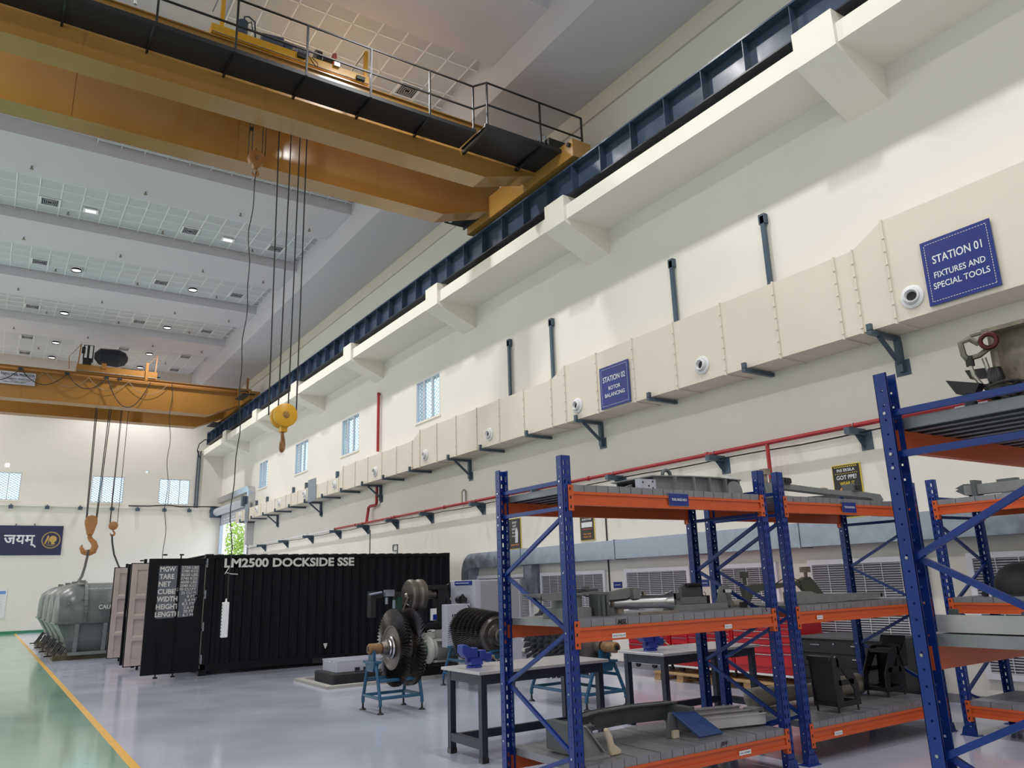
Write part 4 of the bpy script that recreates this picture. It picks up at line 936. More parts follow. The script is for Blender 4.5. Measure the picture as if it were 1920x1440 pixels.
# ---------------------------------------------------------------- rotors on tubular stands
def stand(x0, x1, y0, y1, zt, axis, label):
    """four splayed tube legs, two head plates carrying the shaft"""
    o = thing('rotor_stand', ((x0+x1)/2, (y0+y1)/2, 0), label, 'stand')
    s = .0; r = .025; cx, cy = (x0+x1)/2, (y0+y1)/2
    feet = [(x0, y0), (x1, y0), (x1, y1), (x0, y1)]
    def top(fx, fy): return (fx, cy+(fy-cy)*.45, zt) if axis == 'x' else (cx+(fx-cx)*.45, fy, zt)
    def at_(f, z): t = top(*f); k = (z-.12)/(zt-.12); return (f[0]+(t[0]-f[0])*k, f[1]+(t[1]-f[1])*k, z)
    for f in feet:
        MB().tube([(f[0], f[1], .1), (f[0], f[1], .16), at_(f, zt)], r, 8).build('leg', M['dteal'], o, smooth=True)
        MB().lathe([(0, .05), (.012, .045), (.03, .016), (.11, .012)], (f[0], f[1], 0), 'z', 12).build('levelling_foot', M['black'], o, smooth=True)
    for z, skip in ((.2, ()), (.42, ())):
        for i in range(4):
            a, b_ = feet[i], feet[(i+1) % 4]
            if z > .3 and ((axis == 'x') == (abs(a[0]-b_[0]) < .01)): continue
            MB().tube([at_(a, z), at_(b_, z)], r*.9, 8).build('cross_tube', M['dteal'], o, smooth=True)
    if axis == 'x':
        for x in (x0, x1):
            MB().prism([(cy-.17, zt), (cy+.17, zt), (cy+.1, zt-.12), (cy-.1, zt-.12)], 'x', x-.035, x+.035).box(x-.06, x+.06, cy-.19, cy+.19, zt-.01, zt+.02).build('head_plate', M['dteal'], o)
            MB().prism([(cy-.09, zt+.02), (cy+.09, zt+.02), (cy+.085, zt+.16), (cy+.045, zt+.16), (cy, zt+.1), (cy-.045, zt+.16), (cy-.085, zt+.16)], 'x', x-.02, x+.02).build('shaft_cradle', M['dteal'], o)
    else:
        for y in (y0, y1):
            MB().prism([(cx-.17, zt), (cx+.17, zt), (cx+.1, zt-.12), (cx-.1, zt-.12)], 'y', y-.035, y+.035).box(cx-.19, cx+.19, y-.06, y+.06, zt-.01, zt+.02).build('head_plate', M['dteal'], o)
            MB().prism([(cx-.09, zt+.02), (cx+.09, zt+.02), (cx+.085, zt+.16), (cx+.045, zt+.16), (cx, zt+.1), (cx-.045, zt+.16), (cx-.085, zt+.16)], 'y', y-.02, y+.02).build('shaft_cradle', M['dteal'], o)
    return o
def blades(parent, c, axis, t, r0, r1, n, chord, tw, name='blade_row', m='blade', lean=0):
    """radial twisted blades around an axis"""
    c = Vector(c); ax = Vector((1, 0, 0)) if axis == 'x' else Vector((0, 1, 0)); u = Vector((0, 1, 0)) if axis == 'x' else Vector((1, 0, 0)); v = Vector((0, 0, 1))
    mb = MB()
    for i in range(n):
        a = 2*PI*i/n; rd = u*math.cos(a)+v*math.sin(a); tg = -u*math.sin(a)+v*math.cos(a)
        prev = None
        for k in range(4):
            f = k/3; r = r0+(r1-r0)*f; ang = tw[0]+(tw[1]-tw[0])*f
            d = ax*math.cos(ang)+tg*math.sin(ang); nrm = rd.cross(d); th = .005*(1.3-f)
            p = c+ax*(t+lean*f)+rd*r
            q = [p-d*chord/2, p+nrm*th, p+d*chord/2, p-nrm*th]
            vs = [mb.bm.verts.new(w_) for w_ in q]
            if prev:
                for j in range(4): mb._f((prev[j], prev[(j+1) % 4], vs[(j+1) % 4], vs[j]))
            prev = vs
        mb._f(prev)
    return mb.build(name, M[m], parent, kind='stuff')
# rotor 1: two-disc turbine wheel, shaft across
stand(4.72, 5.36, 10.55, 11.15, .66, 'x', 'blue tubular stand carrying the bladed two-disc rotor before the black container')
r1 = thing('turbine_rotor', (5.1, 10.86, .83), 'bladed two-disc turbine rotor with bronze wrapped shaft end on blue stand', 'rotor')
c0 = (0, 10.86, .84)
MB().lathe([(4.66, .055), (4.68, .075), (4.84, .075), (4.85, .06), (4.9, .06)], c0, 'x', 20).build('shaft_wrap', M['brass'], r1, smooth=True)
MB().lathe([(4.655, .035), (4.665, .035)], c0, 'x', 14).build('shaft_bore', M['black'], r1)
MB().lathe([(4.86, .085), (4.93, .1), (4.94, .115), (4.955, .115), (4.96, .1), (4.985, .1), (4.99, .13), (5.0, .15), (5.02, .15), (5.03, .2), (5.03, .27), (5.015, .285), (5.015, .31), (5.1, .31), (5.11, .2), (5.2, .18), (5.27, .2), (5.28, .3), (5.34, .3), (5.35, .1), (5.45, .06)], c0, 'x', 48).build('disc', M['disc'], r1, smooth=True)
MB().lathe([(4.955, .118), (4.975, .122), (4.98, .105)], c0, 'x', 32, cap=False).lathe([(4.985, .152), (5.005, .16), (5.01, .13)], c0, 'x', 32, cap=False).build('polished_ring', M['chrome'], r1, smooth=True)
blades(r1, c0, 'x', 5.07, .3, .54, 62, .1, (.3, .55))
blades(r1, c0, 'x', 5.3, .29, .54, 60, .1, (-.25, -.55))
# rotor 2: long compressor drum, axis along the hall
stand(6.88, 7.5, 11.4, 12.72, .62, 'y', 'blue tubular stand under the dark bladed compressor drum')
r2 = thing('compressor_rotor', (7.15, 12.0, .82), 'dark compressor drum with dense long blades and hollow shaft end, left of rack', 'rotor')
c0 = (7.17, 0, .86)
MB().lathe([(11.1, .085), (11.12, .095), (11.2, .095), (11.21, .12), (11.3, .125), (11.31, .16), (11.34, .17), (11.36, .19), (11.36, .25), (11.34, .27), (11.4, .31), (12.3, .35), (12.35, .1), (12.8, .08)], c0, 'y', 40).build('drum', M['blade'], r2, smooth=True)
MB().lathe([(11.09, .09), (11.1, .1), (11.13, .1)], c0, 'y', 28, cap=False).lathe([(11.2, .121), (11.24, .125)], c0, 'y', 28, cap=False).build('shaft_collar', M['steel'], r2, smooth=True)
MB().lathe([(11.085, .065), (11.1, .065)], c0, 'y', 24).build('shaft_bore', M['black'], r2)
for k in range(7): blades(r2, c0, 'y', 11.46+.13*k, .3+.006*k, .385+.009*k, 74, .128, (.1, .25))
# rotor 3: bladed drum with long curved blades behind the rack upright
stand(6.93, 7.63, 8.78, 10.08, .6, 'y', 'blue tubular stand under the long-bladed rotor behind the left bench')
r3 = thing('compressor_rotor', (7.25, 9.4, .8), 'grey rotor with long twisted blades and bronze shaft end, seen through the rack', 'rotor')
c0 = (7.28, 0, .8)
MB().lathe([(8.5, .06), (8.52, .072), (8.76, .075), (8.77, .06), (8.8, .06)], c0, 'y', 20).build('shaft_wrap', M['brass'], r3, smooth=True)
MB().lathe([(8.495, .035), (8.51, .035)], c0, 'y', 14).build('shaft_bore', M['black'], r3)
MB().lathe([(8.78, .09), (8.88, .1), (8.9, .16), (8.95, .2), (8.98, .27), (10.1, .3), (10.12, .1)], c0, 'y', 36).build('drum', M['disc'], r3, smooth=True)
for k in range(7): blades(r3, c0, 'y', 9.1+.15*k, .27, .42+.015*k, 36, .1, (.5, 1.0), m='grey_m')

# ---------------------------------------------------------------- balancing machine bed, post, motor
pl = thing('machine_plinth', (7, 14.6, 0), 'black plinth set in a pale concrete frame by the container', 'plinth')
MB().box(5.14, 8.6, 13.72, 13.86, 0, .05).box(5.14, 8.6, 15.4, 15.52, 0, .05).box(5.14, 5.28, 13.86, 15.4, 0, .05).box(8.46, 8.6, 13.86, 15.4, 0, .05).build('concrete_frame', M['concrete'], pl)
MB().box(5.4, 8.4, 14.1, 15.1, 0, .2).build('plinth_block', M['black'], pl, bevel=.02)
bd = thing('machine_bed', (6.2, 14.6, .2), 'white slotted machine bed block standing on the black plinth', 'machine')
MB().box(5.5, 7.0, 14.25, 14.95, .2, .38).build('bed_block', M['mach'], bd, bevel=.01)
for y in (14.25, 14.45, 14.68, 14.88): MB().box(5.5, 7.0, y, y+.09, .38, .41).build('bed_rail', M['mach'], bd)
MB().cb(5.9, 14.22, .25, .08, .05, .05).cb(6.05, 14.22, .25, .05, .05, .04).build('clamp_bolt', M['black'], bd)
bd2 = MB().box(7.05, 8.35, 14.2, 15.0, .2, .3).build('machine_bed', M['grey_m']); tag(bd2, 'low dark machine bed under the grey motor', 'machine')
bl = thing('belt_drive_post', (6.9, 14.0, .2), 'dark green and black drive post with large brown pulley on top', 'machine')
MB().box(6.55, 6.65, 13.9, 14.1, .2, 1.5).build('post', M['dgreen'], bl)
MB().box(6.65, 7.2, 13.95, 14.05, .2, 1.35).build('backing_plate', M['blackg'], bl)
MB().box(6.1, 6.62, 13.9, 14.05, 1.5, 1.6).box(6.0, 6.1, 13.88, 14.05, 1.15, 1.62).build('sensor_arm', M['black'], bl)
MB().cyl((5.95, 13.85, 1.56), (6.2, 13.85, 1.6), .02).cb(6.35, 13.85, 1.58, .18, .1, .12).cyl((6.3, 13.85, 1.38), (6.3, 13.85, 1.5), .03).cyl((6.45, 13.85, 1.3), (6.45, 13.85, 1.45), .03).build('sensor_head', M['galv'], bl)
MB().bar((6.72, 13.8, 1.5), (6.42, 13.8, .85), .02, .02).build('lever', M['steel'], bl)
pu = MB().lathe([(6.78, .05), (6.8, .27), (6.84, .3), (6.9, .3), (6.93, .27), (6.98, .27), (7.02, .3), (7.1, .3), (7.12, .28), (7.14, .08), (7.4, .08)], (0, 14.0, 1.52), 'x', 40).build('pulley', M['disc'], bl, smooth=True)
MB().lathe([(6.74, .03), (6.8, .06)], (0, 14.0, 1.52), 'x', 12).build('pulley_hub', M['steel'], pu)
MB().tube([(6.78, 13.82, 1.42), (6.79, 13.9, 1.33), (6.8, 14.0, 1.37), (6.8, 14.1, 1.3), (6.8, 14.16, 1.33)], .012, 6).build('wire_end', M['chrome'], bl)
sp = thing('bearing_support', (7.6, 14.0, .2), 'black upright bearing support with splayed struts and arms', 'support')
MB().box(7.42, 7.58, 13.9, 14.1, .95, 1.66).box(7.3, 7.62, 13.88, 14.12, 1.62, 1.7).build('column', M['black'], sp)
MB().bar((7.55, 13.95, 1.6), (7.9, 13.95, .98), .07, .07).bar((7.55, 14.05, 1.5), (7.75, 14.05, 1.7), .06, .06).bar((7.75, 14.0, 1.45), (7.75, 14.0, 1.75), .06, .06).bar((7.72, 14, 1.6), (8.05, 14, 1.74), .06, .06).bar((7.6, 14, 1.65), (7.75, 14, 1.5), .05, .05).build('strut', M['black'], sp)
MB().box(7.0, 8.3, 13.92, 14.0, .9, .99).box(6.98, 7.1, 13.92, 14.08, .2, 1.6).box(7.1, 7.75, 13.98, 14.08, .5, .92).build('cross_beam', M['black'], sp)
MB().cb(7.3, 13.88, 1.15, .12, .04, .22).build('blue_gauge', M['board'], sp); MB().cb(7.32, 13.855, 1.1, .08, .02, .1).build('gauge_label', M['sign'], sp)
MB().box(7.22, 7.27, 13.9, 13.93, .6, .85).box(7.22, 7.34, 13.9, 13.93, .83, .87).build('white_angle', M['board'], sp)
mo = thing('electric_motor', (7.5, 13.9, .3), 'ribbed grey electric motor with green pulley by the bearing support', 'motor')
m_ = MB().lathe([(7.02, .17), (7.06, .24), (7.1, .25), (7.14, .2)], (0, 13.7, .52), 'x', 24); m_.lathe([(7.1, .19), (7.85, .19), (7.9, .14), (8.0, .12)], (0, 13.7, .52), 'x', 24)
for k in range(14): m_.box(7.2+.0, 7.8, 13.7-.2, 13.7+.2, .36+.024*k, .367+.024*k)
m_.build('motor_body', M['motor'], mo, smooth=True)
MB().lathe([(6.82, .09), (6.83, .14), (6.9, .15), (7.0, .15), (7.02, .1)], (0, 13.7, .52), 'x', 24).build('pulley', M['dgreen'], mo, smooth=True)
MB().lathe([(6.8, .06), (6.83, .09)], (0, 13.7, .52), 'x', 20).lathe([(6.5, .03), (6.8, .035)], (0, 13.7, .52), 'x', 10).build('shaft', M['blackg'], mo, smooth=True)
MB().box(7.15, 7.8, 13.55, 13.85, .3, .34).box(7.05, 7.25, 13.72, 13.9, .72, .82).build('mounting_foot', M['motor'], mo)
MB().box(7.0, 7.6, 13.95, 14.2, .68, .86).build('terminal_box', M['motor'], mo)
MB().tube([(7.5, 13.5, .74), (7.62, 13.46, .66), (7.6, 13.45, .4), (7.62, 13.44, .15), (7.55, 13.4, .02)], .014, 6).build('power_cable', M['cable'], mo, smooth=True)
cb = thing('control_cabinet', (7.9, 13.5, 0), 'pale lilac control cabinet with black elbow arm and blue label', 'cabinet')
MB().box(7.72, 8.75, 13.0, 13.95, .25, 1.77).build('cabinet_body', M['mach'], cb, bevel=.008)
MB().box(7.85, 8.7, 12.985, 13.0, .9, 1.74).build('door', M['mach_d'], cb)
MB().box(7.705, 7.72, 13.1, 13.75, 1.68, 1.76).build('blue_label', M['sign'], cb)
MB().box(7.7, 7.706, 13.2, 13.7, 1.715, 1.725).build('label_print', M['board'], cb)
MB().lathe([(0, .075), (.14, .075)], (7.58, 13.25, 1.42), 'y', 16).box(7.6, 7.8, 13.3, 13.36, 1.39, 1.45).box(7.76, 7.82, 13.2, 13.26, 1.13, 1.46).build('elbow_arm', M['black'], cb, smooth=True)
cb = thing('switch_panel', (7.6, 13.2, 0), 'pale switch panel with coloured buttons and red label', 'panel')
MB().box(7.18, 7.68, 13.12, 13.32, .58, 1.34).build('panel_body', M['mach'], cb, bevel=.006)
MB().box(7.5, 7.64, 13.16, 13.28, 0, .58).build('pedestal', M['mach'], cb)
for k in range(3): MB().cb(7.3+.045*k, 13.114, 1.14, .018, .012, .05).build('black_switch', M['black'], cb)
MB().box(7.24, 7.56, 13.11, 13.12, .95, .98).build('label_strip', M['black'], cb)
for k, mm in enumerate(('red', 'redcab', 'pyel')): MB().cb(7.44+.045*k, 13.114, 1.14, .024, .012, .045).build('push_button', M[mm], cb)
MB().box(7.34, 7.46, 13.11, 13.12, .83, .91).build('red_label', M['red'], cb)
MB().box(7.58, 7.66, 13.11, 13.12, .95, 1.15).build('paper_label', M['board'], cb)
o = thing('work_lamp', (7.6, 13.2, 1.34), 'small black swing-arm lamp over the switch panel', 'lamp')
MB().bar((7.6, 13.2, 1.34), (7.6, 13.2, 1.41), .012, .012).bar((7.6, 13.2, 1.4), (7.68, 13.02, 1.2), .012, .012).build('lamp_arm', M['black'], o)
MB().prism([(7.55, 1.36), (7.63, 1.38), (7.61, 1.46), (7.56, 1.52)], 'y', 13.16, 13.24).build('lamp_head', M['black'], o)
o = MB().box(8.9, 9.9, 14.8, 15.6, 0, 1.62).build('white_cabinet', M['mach']); tag(o, 'tall pale cabinet against the wall right of the container', 'cabinet')

# ---------------------------------------------------------------- benches
def bench(x0, x1, y0, y1, zt, label):
    o = thing('work_bench', ((x0+x1)/2, (y0+y1)/2, 0), label, 'bench')
    MB().box(x0, x1, y0, y1, zt-.03, zt).build('bench_top', M['bench_top'], o, bevel=.003)
    a, b_, c, d = x0+.05, x1-.05, y0+.05, y1-.05; t = .065
    e_ = .003
    f = MB().box(a+t, b_-t, c+e_, c+.04, zt-.13, zt-.03).box(a+t, b_-t, d-.04, d-e_, zt-.13, zt-.03).box(a+e_, a+.04, c+t, d-t, zt-.13, zt-.03).box(b_-.04, b_-e_, c+t, d-t, zt-.13, zt-.03)
    f.build('top_frame', M['bench'], o)
    for x in (a, b_-t):
        for y in (c, d-t):
            MB().box(x, x+t, y, y+t, .05, zt-.03).build('leg', M['bench'], o)
            MB().box(x-.005, x+t+.005, y-.005, y+t+.005, 0, .05).build('foot', M['blackg'], o)
    MB().box(a+e_, a+t-e_, c+t, d-t, .12, .2).box(b_-t+e_, b_-e_, c+t, d-t, .12, .2).box(a+t-e_, b_-t+e_, (c+d)/2+.2, (c+d)/2+.25, .12, .2).build('lower_rail', M['bench'], o)
    return o
bench(4.18, 5.85, 6.98, 7.78, .85, 'navy steel workbench with grey sheet top, left of the racks'); bench(6.62, 8.3, 6.92, 7.72, .85, 'navy steel workbench with grey top seen through the left rack')
def vice(x, y, z, label):
    o = thing('bench_vice', (x, y, z), label, 'vice')
    MB().lathe([(0, .085), (.02, .085), (.03, .06)], (x, y, z), 'z', 20).prism([(y-.07, z+.03), (y+.07, z+.03), (y+.05, z+.1), (y-.05, z+.1)], 'x', x-.07, x+.07).build('base', M['vice'], o)
    MB().prism([(x-.12, z+.1), (x+.02, z+.1), (x+.02, z+.2), (x-.05, z+.2), (x-.12, z+.235), (x-.17, z+.235), (x-.17, z+.16)], 'y', y-.06, y+.06).build('fixed_jaw', M['vice'], o, bevel=.008)
    MB().box(x+.04, x+.12, y-.06, y+.06, z+.08, z+.17).box(x-.1, x+.2, y-.03, y+.03, z+.06, z+.11).box(x+.12, x+.2, y-.04, y+.04, z+.05, z+.14).build('moving_jaw', M['vice'], o, bevel=.008)
    MB().cyl((x+.18, y, z+.09), (x+.25, y, z+.09), .018).cyl((x+.235, y-.09, z+.05), (x+.235, y+.09, z+.12), .007).build('screw_handle', M['steel'], o)
vice(4.38, 7.42, .85, 'blue bench vice on the left end of the left workbench'); vice(6.85, 7.38, .85, 'blue bench vice on the workbench behind the left rack')

# ---------------------------------------------------------------- red tool cabinets, pallets, black cabinet
def pallet(y0, y1, label):
    o = thing('pallet', (10.2, (y0+y1)/2, 0), label, 'pallet')
    for y in (y0, (y0+y1)/2-.07, y1-.14):
        for x in (9.9, 10.5): MB().box(x, x+.14, y, y+.14, .02, .11).build('block', M['wood'], o)
    for x in (9.88, 10.1, 10.32, 10.52): MB().box(x, x+.12, y0, y1, .11, .135).build('plank', M['wood'], o)
    for y in (y0, (y0+y1)/2-.07, y1-.14): MB().box(9.88, 10.64, y, y+.14, 0, .02).build('plank', M['wood'], o)
pallet(9.4, 10.6, 'wooden pallet under the red cabinets, farther one'); pallet(7.9, 9.25, 'wooden pallet under the red cabinets, nearer one')
def tool_cabinet(y0, y1, z0, z1, cols, label):
    o = thing('tool_cabinet', (10.25, (y0+y1)/2, z0), label, 'cabinet')
    X = 9.98
    MB().box(X, 10.55, y0, y1, z0, z1).build('cabinet_body', M['redcab'], o, bevel=.008)
    MB().box(X-.004, X, y0+.01, y1-.01, z0-.03, z0).build('base_trim', M['board'], o)
    cur = y1
    for wd, hs in cols:
        a, b_ = cur-wd, cur; cur = a; z = z1-.03
        for h in hs:
            d = MB().box(X-.022, X, a+.015, b_-.015, z-h+.01, z).build('drawer', M['redcab'], o)
            MB().box(X-.036, X-.02, a+.03, b_-.03, z-.022, z-.01).build('drawer_pull', M['chrome'], d)
            z -= h
    for y in (y0+.1, (y0+y1)/2, y1-.1): MB().lathe([(-.02, .05), (.02, .05)], (10.08, y, z0-.06), 'x', 14).build('castor', M['black'], o)
    return o
tool_cabinet(10.25, 11.3, .26, .86, [(.5, (.08, .08, .1, .1, .16)), (.53, (.08, .08, .1, .1, .16))], 'red tool cabinet at the left end of the row, lower one')
tool_cabinet(8.85, 10.2, .26, .92, [(.4, (.07, .1, .12, .12, .16)), (.93, (.07, .08, .1, .12, .2))], 'middle red wide tool cabinet on castors')
tool_cabinet(7.6, 8.82, .26, 1.12, [(.75, (.07, .07, .07, .1, .1, .13, .2)), (.45, (.08, .08, .1, .12, .14, .2))], 'tallest red tool cabinet beside the black cabinet')
o = thing('black_cabinet', (10.2, 6.9, 0), 'black plan-chest cabinet with white handles and locks behind the rack', 'cabinet')
MB().box(9.75, 10.6, 6.2, 7.45, .0, .82).build('cabinet_body', M['blackg'], o, bevel=.006)
MB().box(9.74, 10.62, 6.18, 7.47, .82, .845).build('cabinet_top', M['grey_m'], o)
for k in range(4):
    z = .8-.17*k
    d = MB().box(9.73, 9.75, 6.22, 7.43, z-.16, z-.01).build('drawer', M['black'], o)
    for y in (6.52, 7.15): MB().box(9.71, 9.73, y-.075, y+.075, z-.065, z-.05).build('handle', M['chrome'], d)
    MB().lathe([(0, .013), (.012, .013)], (9.73, 6.86, z-.04), (-1, 0, 0), 10).build('lock', M['chrome'], d)
# ---------------------------------------------------------------- pallet racks
def rack(label, F, L, D=1.0, levels=(2.40, 1.345, .30), npan=18, sign=None, H=2.69, tags=()):
    """F maps rack coordinates (u along the front, v depth, z) to the world"""
    base = Vector(F(L/2, D/2, 0))
    o = thing('pallet_rack', base, label, 'rack', 'blue and orange pallet racks')
    def B(mb, name, m, parent=o, **k):
        for v in mb.bm.verts: v.co = Vector(F(*v.co))
        return mb.build(name, m, parent, **k)
    W_, DP = .09, .07
    def plate_u(mb, v0, u0, u1, cols, hw, hh, pitch, t=.003, off=0):
        """plate in the u-z plane with slot columns"""
        ed = [u0]
        for c in cols: ed += [c-hw/2, c+hw/2]
        ed.append(u1)
        for a, b_ in zip(ed[0::2], ed[1::2]): mb.box(a, b_, v0, v0+t, 0, H)
        for c in cols:
            z = .06+off; prev = 0
            while z+hh < H-.02:
                mb.box(c-hw/2, c+hw/2, v0, v0+t, prev, z); prev = z+hh; z += pitch
            mb.box(c-hw/2, c+hw/2, v0, v0+t, prev, H)
    def plate_v(mb, u0, v0, v1, c, hw, hh, pitch, t=.003):
        for a, b_ in ((v0, c-hw/2), (c+hw/2, v1)): mb.box(u0, u0+t, a, b_, 0, H)
        z = .04; prev = 0
        while z+hh < H-.02:
            mb.box(u0, u0+t, c-hw/2, c+hw/2, prev, z); prev = z+hh; z += pitch
        mb.box(u0, u0+t, c-hw/2, c+hw/2, prev, H)
    for ui in (0, L-W_):
        for back in (0, 1):
            mb = MB(); v0 = D-.003 if back else 0
            plate_u(mb, v0, ui, ui+W_, (ui+.026, ui+W_-.026), .014, .036, .075)
            va, vb = (D-DP, D) if back else (0, DP)
            for uu in (ui, ui+W_-.003): plate_v(mb, uu, va, vb, (va+vb)/2, .011, .011, .075)
            vv = D-DP if back else DP-.003
            lp = .008 if back else .014
            mb.box(ui, ui+lp, vv, vv+.003, 0, H); mb.box(ui+W_-lp, ui+W_, vv, vv+.003, 0, H)
            up = B(mb, 'upright', M['blue'])
            fp_ = MB(); vc = D-.035 if back else .035
            fp_.prism([(ui-.04, 0), (ui+W_+.04, 0), (ui+W_+.01, .09), (ui-.01, .09)], 'y', (D+.002 if back else -.008), (D+.008 if back else -.002))
            fp_.box(ui-.045, ui+W_+.045, vc-.06, vc+.06, 0, .008)
            for q in (ui+.02, ui+W_-.02): fp_.cyl((q, -.012 if not back else D+.008, .045), (q, -.005 if not back else D+.015, .045), .009, n=8)
            B(fp_, 'foot_plate', M['blue'], up)
        um = ui+W_/2
        zz = [2.20, 1.76, 1.31, .87, .42, .12]; va, vb = .06, D-.06
        for z in (2.48, 2.27): B(MB().bar((um, va-.02, z), (um, vb+.02, z), .028, .032), 'horizontal_brace', M['blue'])
        for k in range(5):
            p, q = ((um-.008, va, zz[k]), (um-.008, vb, zz[k+1])) if k % 2 == 0 else ((um+.008, vb, zz[k]), (um+.008, va, zz[k+1]))
            B(MB().bar(p, q, .026, .03), 'diagonal_brace', M['blue'])
        bo = MB()
        for z in (2.48, 2.27)+tuple(zz):
            for v in (.035, D-.035): bo.cyl((ui-.006, v, z), (ui+.0, v, z), .008, n=8)
        B(bo, 'frame_bolt', M['chrome'])
    for lv, zt in enumerate(levels):
        for back in (0, 1):
            a, b_ = (D-.045, D-.0) if back else (0.0, .045); s = 1 if back else -1; vo = D if back else 0
            mb = MB().box(W_-.005, L-W_+.005, a+.004, b_-.004, zt-.11, zt)
            for z0, z1 in ((zt-.022, zt), (zt-.11, zt-.078)): mb.box(W_-.005, L-W_+.005, vo-.008 if not back else vo-.004, vo+.004 if not back else vo+.008, z0, z1)
            bm_ = B(mb, 'load_beam', M['orange'])
            for ua, ub in ((W_-.04, W_+.012), (L-W_-.012, L-W_+.04)):
                c = MB().box(ua, ub, vo-.010 if not back else vo+.004, vo-.004 if not back else vo+.010, zt-.155, zt+.05)
                c.box(W_ if ua < 1 else L-W_-.006, W_+.006 if ua < 1 else L-W_, a, b_, zt-.155, zt+.05)
                B(c, 'beam_connector', M['orange'], bm_)
                hk = MB(); um_ = W_-.02 if ua < 1 else L-W_+.02
                for z in (zt-.125, zt-.05, zt+.02): hk.cb(um_, vo-.011 if not back else vo+.011, z, .014, .003, .022)
                B(hk, 'connector_slot', M['black'], bm_)
        wd = (L-2*W_-.02)/npan
        for k in range(npan):
            ua = W_+.01+k*wd; ub = ua+wd-.0055; dz = random.uniform(-.002, .002); zb = zt+.001
            p = MB().box(ua, ub, .004, D-.004, zb+.052+dz, zb+.056+dz).box(ua, ua+.002, .004, D-.004, zb, zb+.052+dz).box(ub-.002, ub, .004, D-.004, zb, zb+.052+dz).box(ua, ub, .002, .005, zb, zb+.056+dz).box(ua, ub, D-.005, D-.002, zb, zb+.056+dz)
            p.box(ua+.002, ua+.02, .004, D-.004, zb, zb+.002).box(ub-.02, ub-.002, .004, D-.004, zb, zb+.002)
            B(p, 'deck_panel', M['galv_d'])
    return o, B
def FA(u, v, z): return (3.77+u, 4.95+v, z)
def FB(u, v, z): return (6.45+u, 4.95+v, z)
def FC(u, v, z): return (3.735+u, 1.20+v, z)
def FD(u, v, z): return (8.81+v, 4.76-u, z)
rA, BA = rack('pallet rack with blue TOOL RACK NO.3 plate, nearest to the workbenches', FA, 2.48, npan=18)
rB, BB = rack('pallet rack with blue TOOL RACK NO.4 plate, second in the row', FB, 2.48, npan=19)
rC, BC = rack('nearest pallet rack at the right edge, shackles on its top shelf', FC, 2.48, npan=18)
rD, BD = rack('pallet rack standing along the right wall with black dome on its shelf', FD, 2.48, npan=11)
def plate(B, r, u0, u1, z0, z1, s, name='rack_sign', m='sign', tm='board', h=.03, wd=None):
    B(MB().box(u0, u1, -.016, -.011, z0, z1), name, M[m], r)
    f0 = Vector(B.__closure__ and (0, 0, 0) or (0, 0, 0))
for (x0, B, r, s) in ((3.77, BA, rA, 'TOOL RACK NO.3'), (6.45, BB, rB, 'TOOL RACK NO.4')):
    u0 = 1.16 if x0 < 5 else 1.0
    sg = B(MB().box(u0, u0+.235, -.018, -.012, 2.315, 2.42), 'rack_sign', M['sign'], r)
    text(s, M['board'], sg, (x0+u0+.025, 4.95-.018, 2.357), (1, 0, 0), (0, 0, 1), height=.022, width=.185, depth=.002, bold=.03)
    B(MB().box(u0-.005, u0+.24, -.013, -.011, 2.31, 2.425), 'sign_edge', M['galv'], r)
    lb = ((.42, 1.25, .14), (1.72, 1.25, .09)) if x0 < 5 else ((.35, 1.265, .09), (.4, .21, .12))
    for u, z, w_ in lb:
        t = B(MB().box(u, u+w_, -.012, -.009, z, z+.035), 'shelf_label', M['board'], r)
        text('SPECIAL TOOL SET', M['pblack'], t, (x0+u+.008, 4.95-.0125, z+.011), (1, 0, 0), (0, 0, 1), height=.013, width=w_-.016, depth=.002)
t = BA(MB().box(1.75, 1.9, -.012, -.009, .215, .25), 'shelf_label', M['board'], rA); text('RAIL ASSEMBLY', M['pblack'], t, (5.53, 4.9375, .227), (1, 0, 0), (0, 0, 1), height=.013, width=.13, depth=.002)
text('MSL', M['pblack'], rA, (4.26, 4.951, 1.35), (1, 0, 0), (0, 0, 1), height=.04, width=.1, depth=.004, bold=.03, shear=.3)
text('JSW', M['pblack'], rA, (5.31, 4.951, .307), (1, 0, 0), (0, 0, 1), height=.04, width=.095, depth=.004, bold=.03, shear=.3)

# ---------------------------------------------------------------- things on the racks (deck tops: 2.457, 1.402, .357)
T1, T2, T3 = 2.459, 1.404, .359
def item(name, x, y, z, label, cat='fixture'): return thing(name, (x, y, z), label, cat)
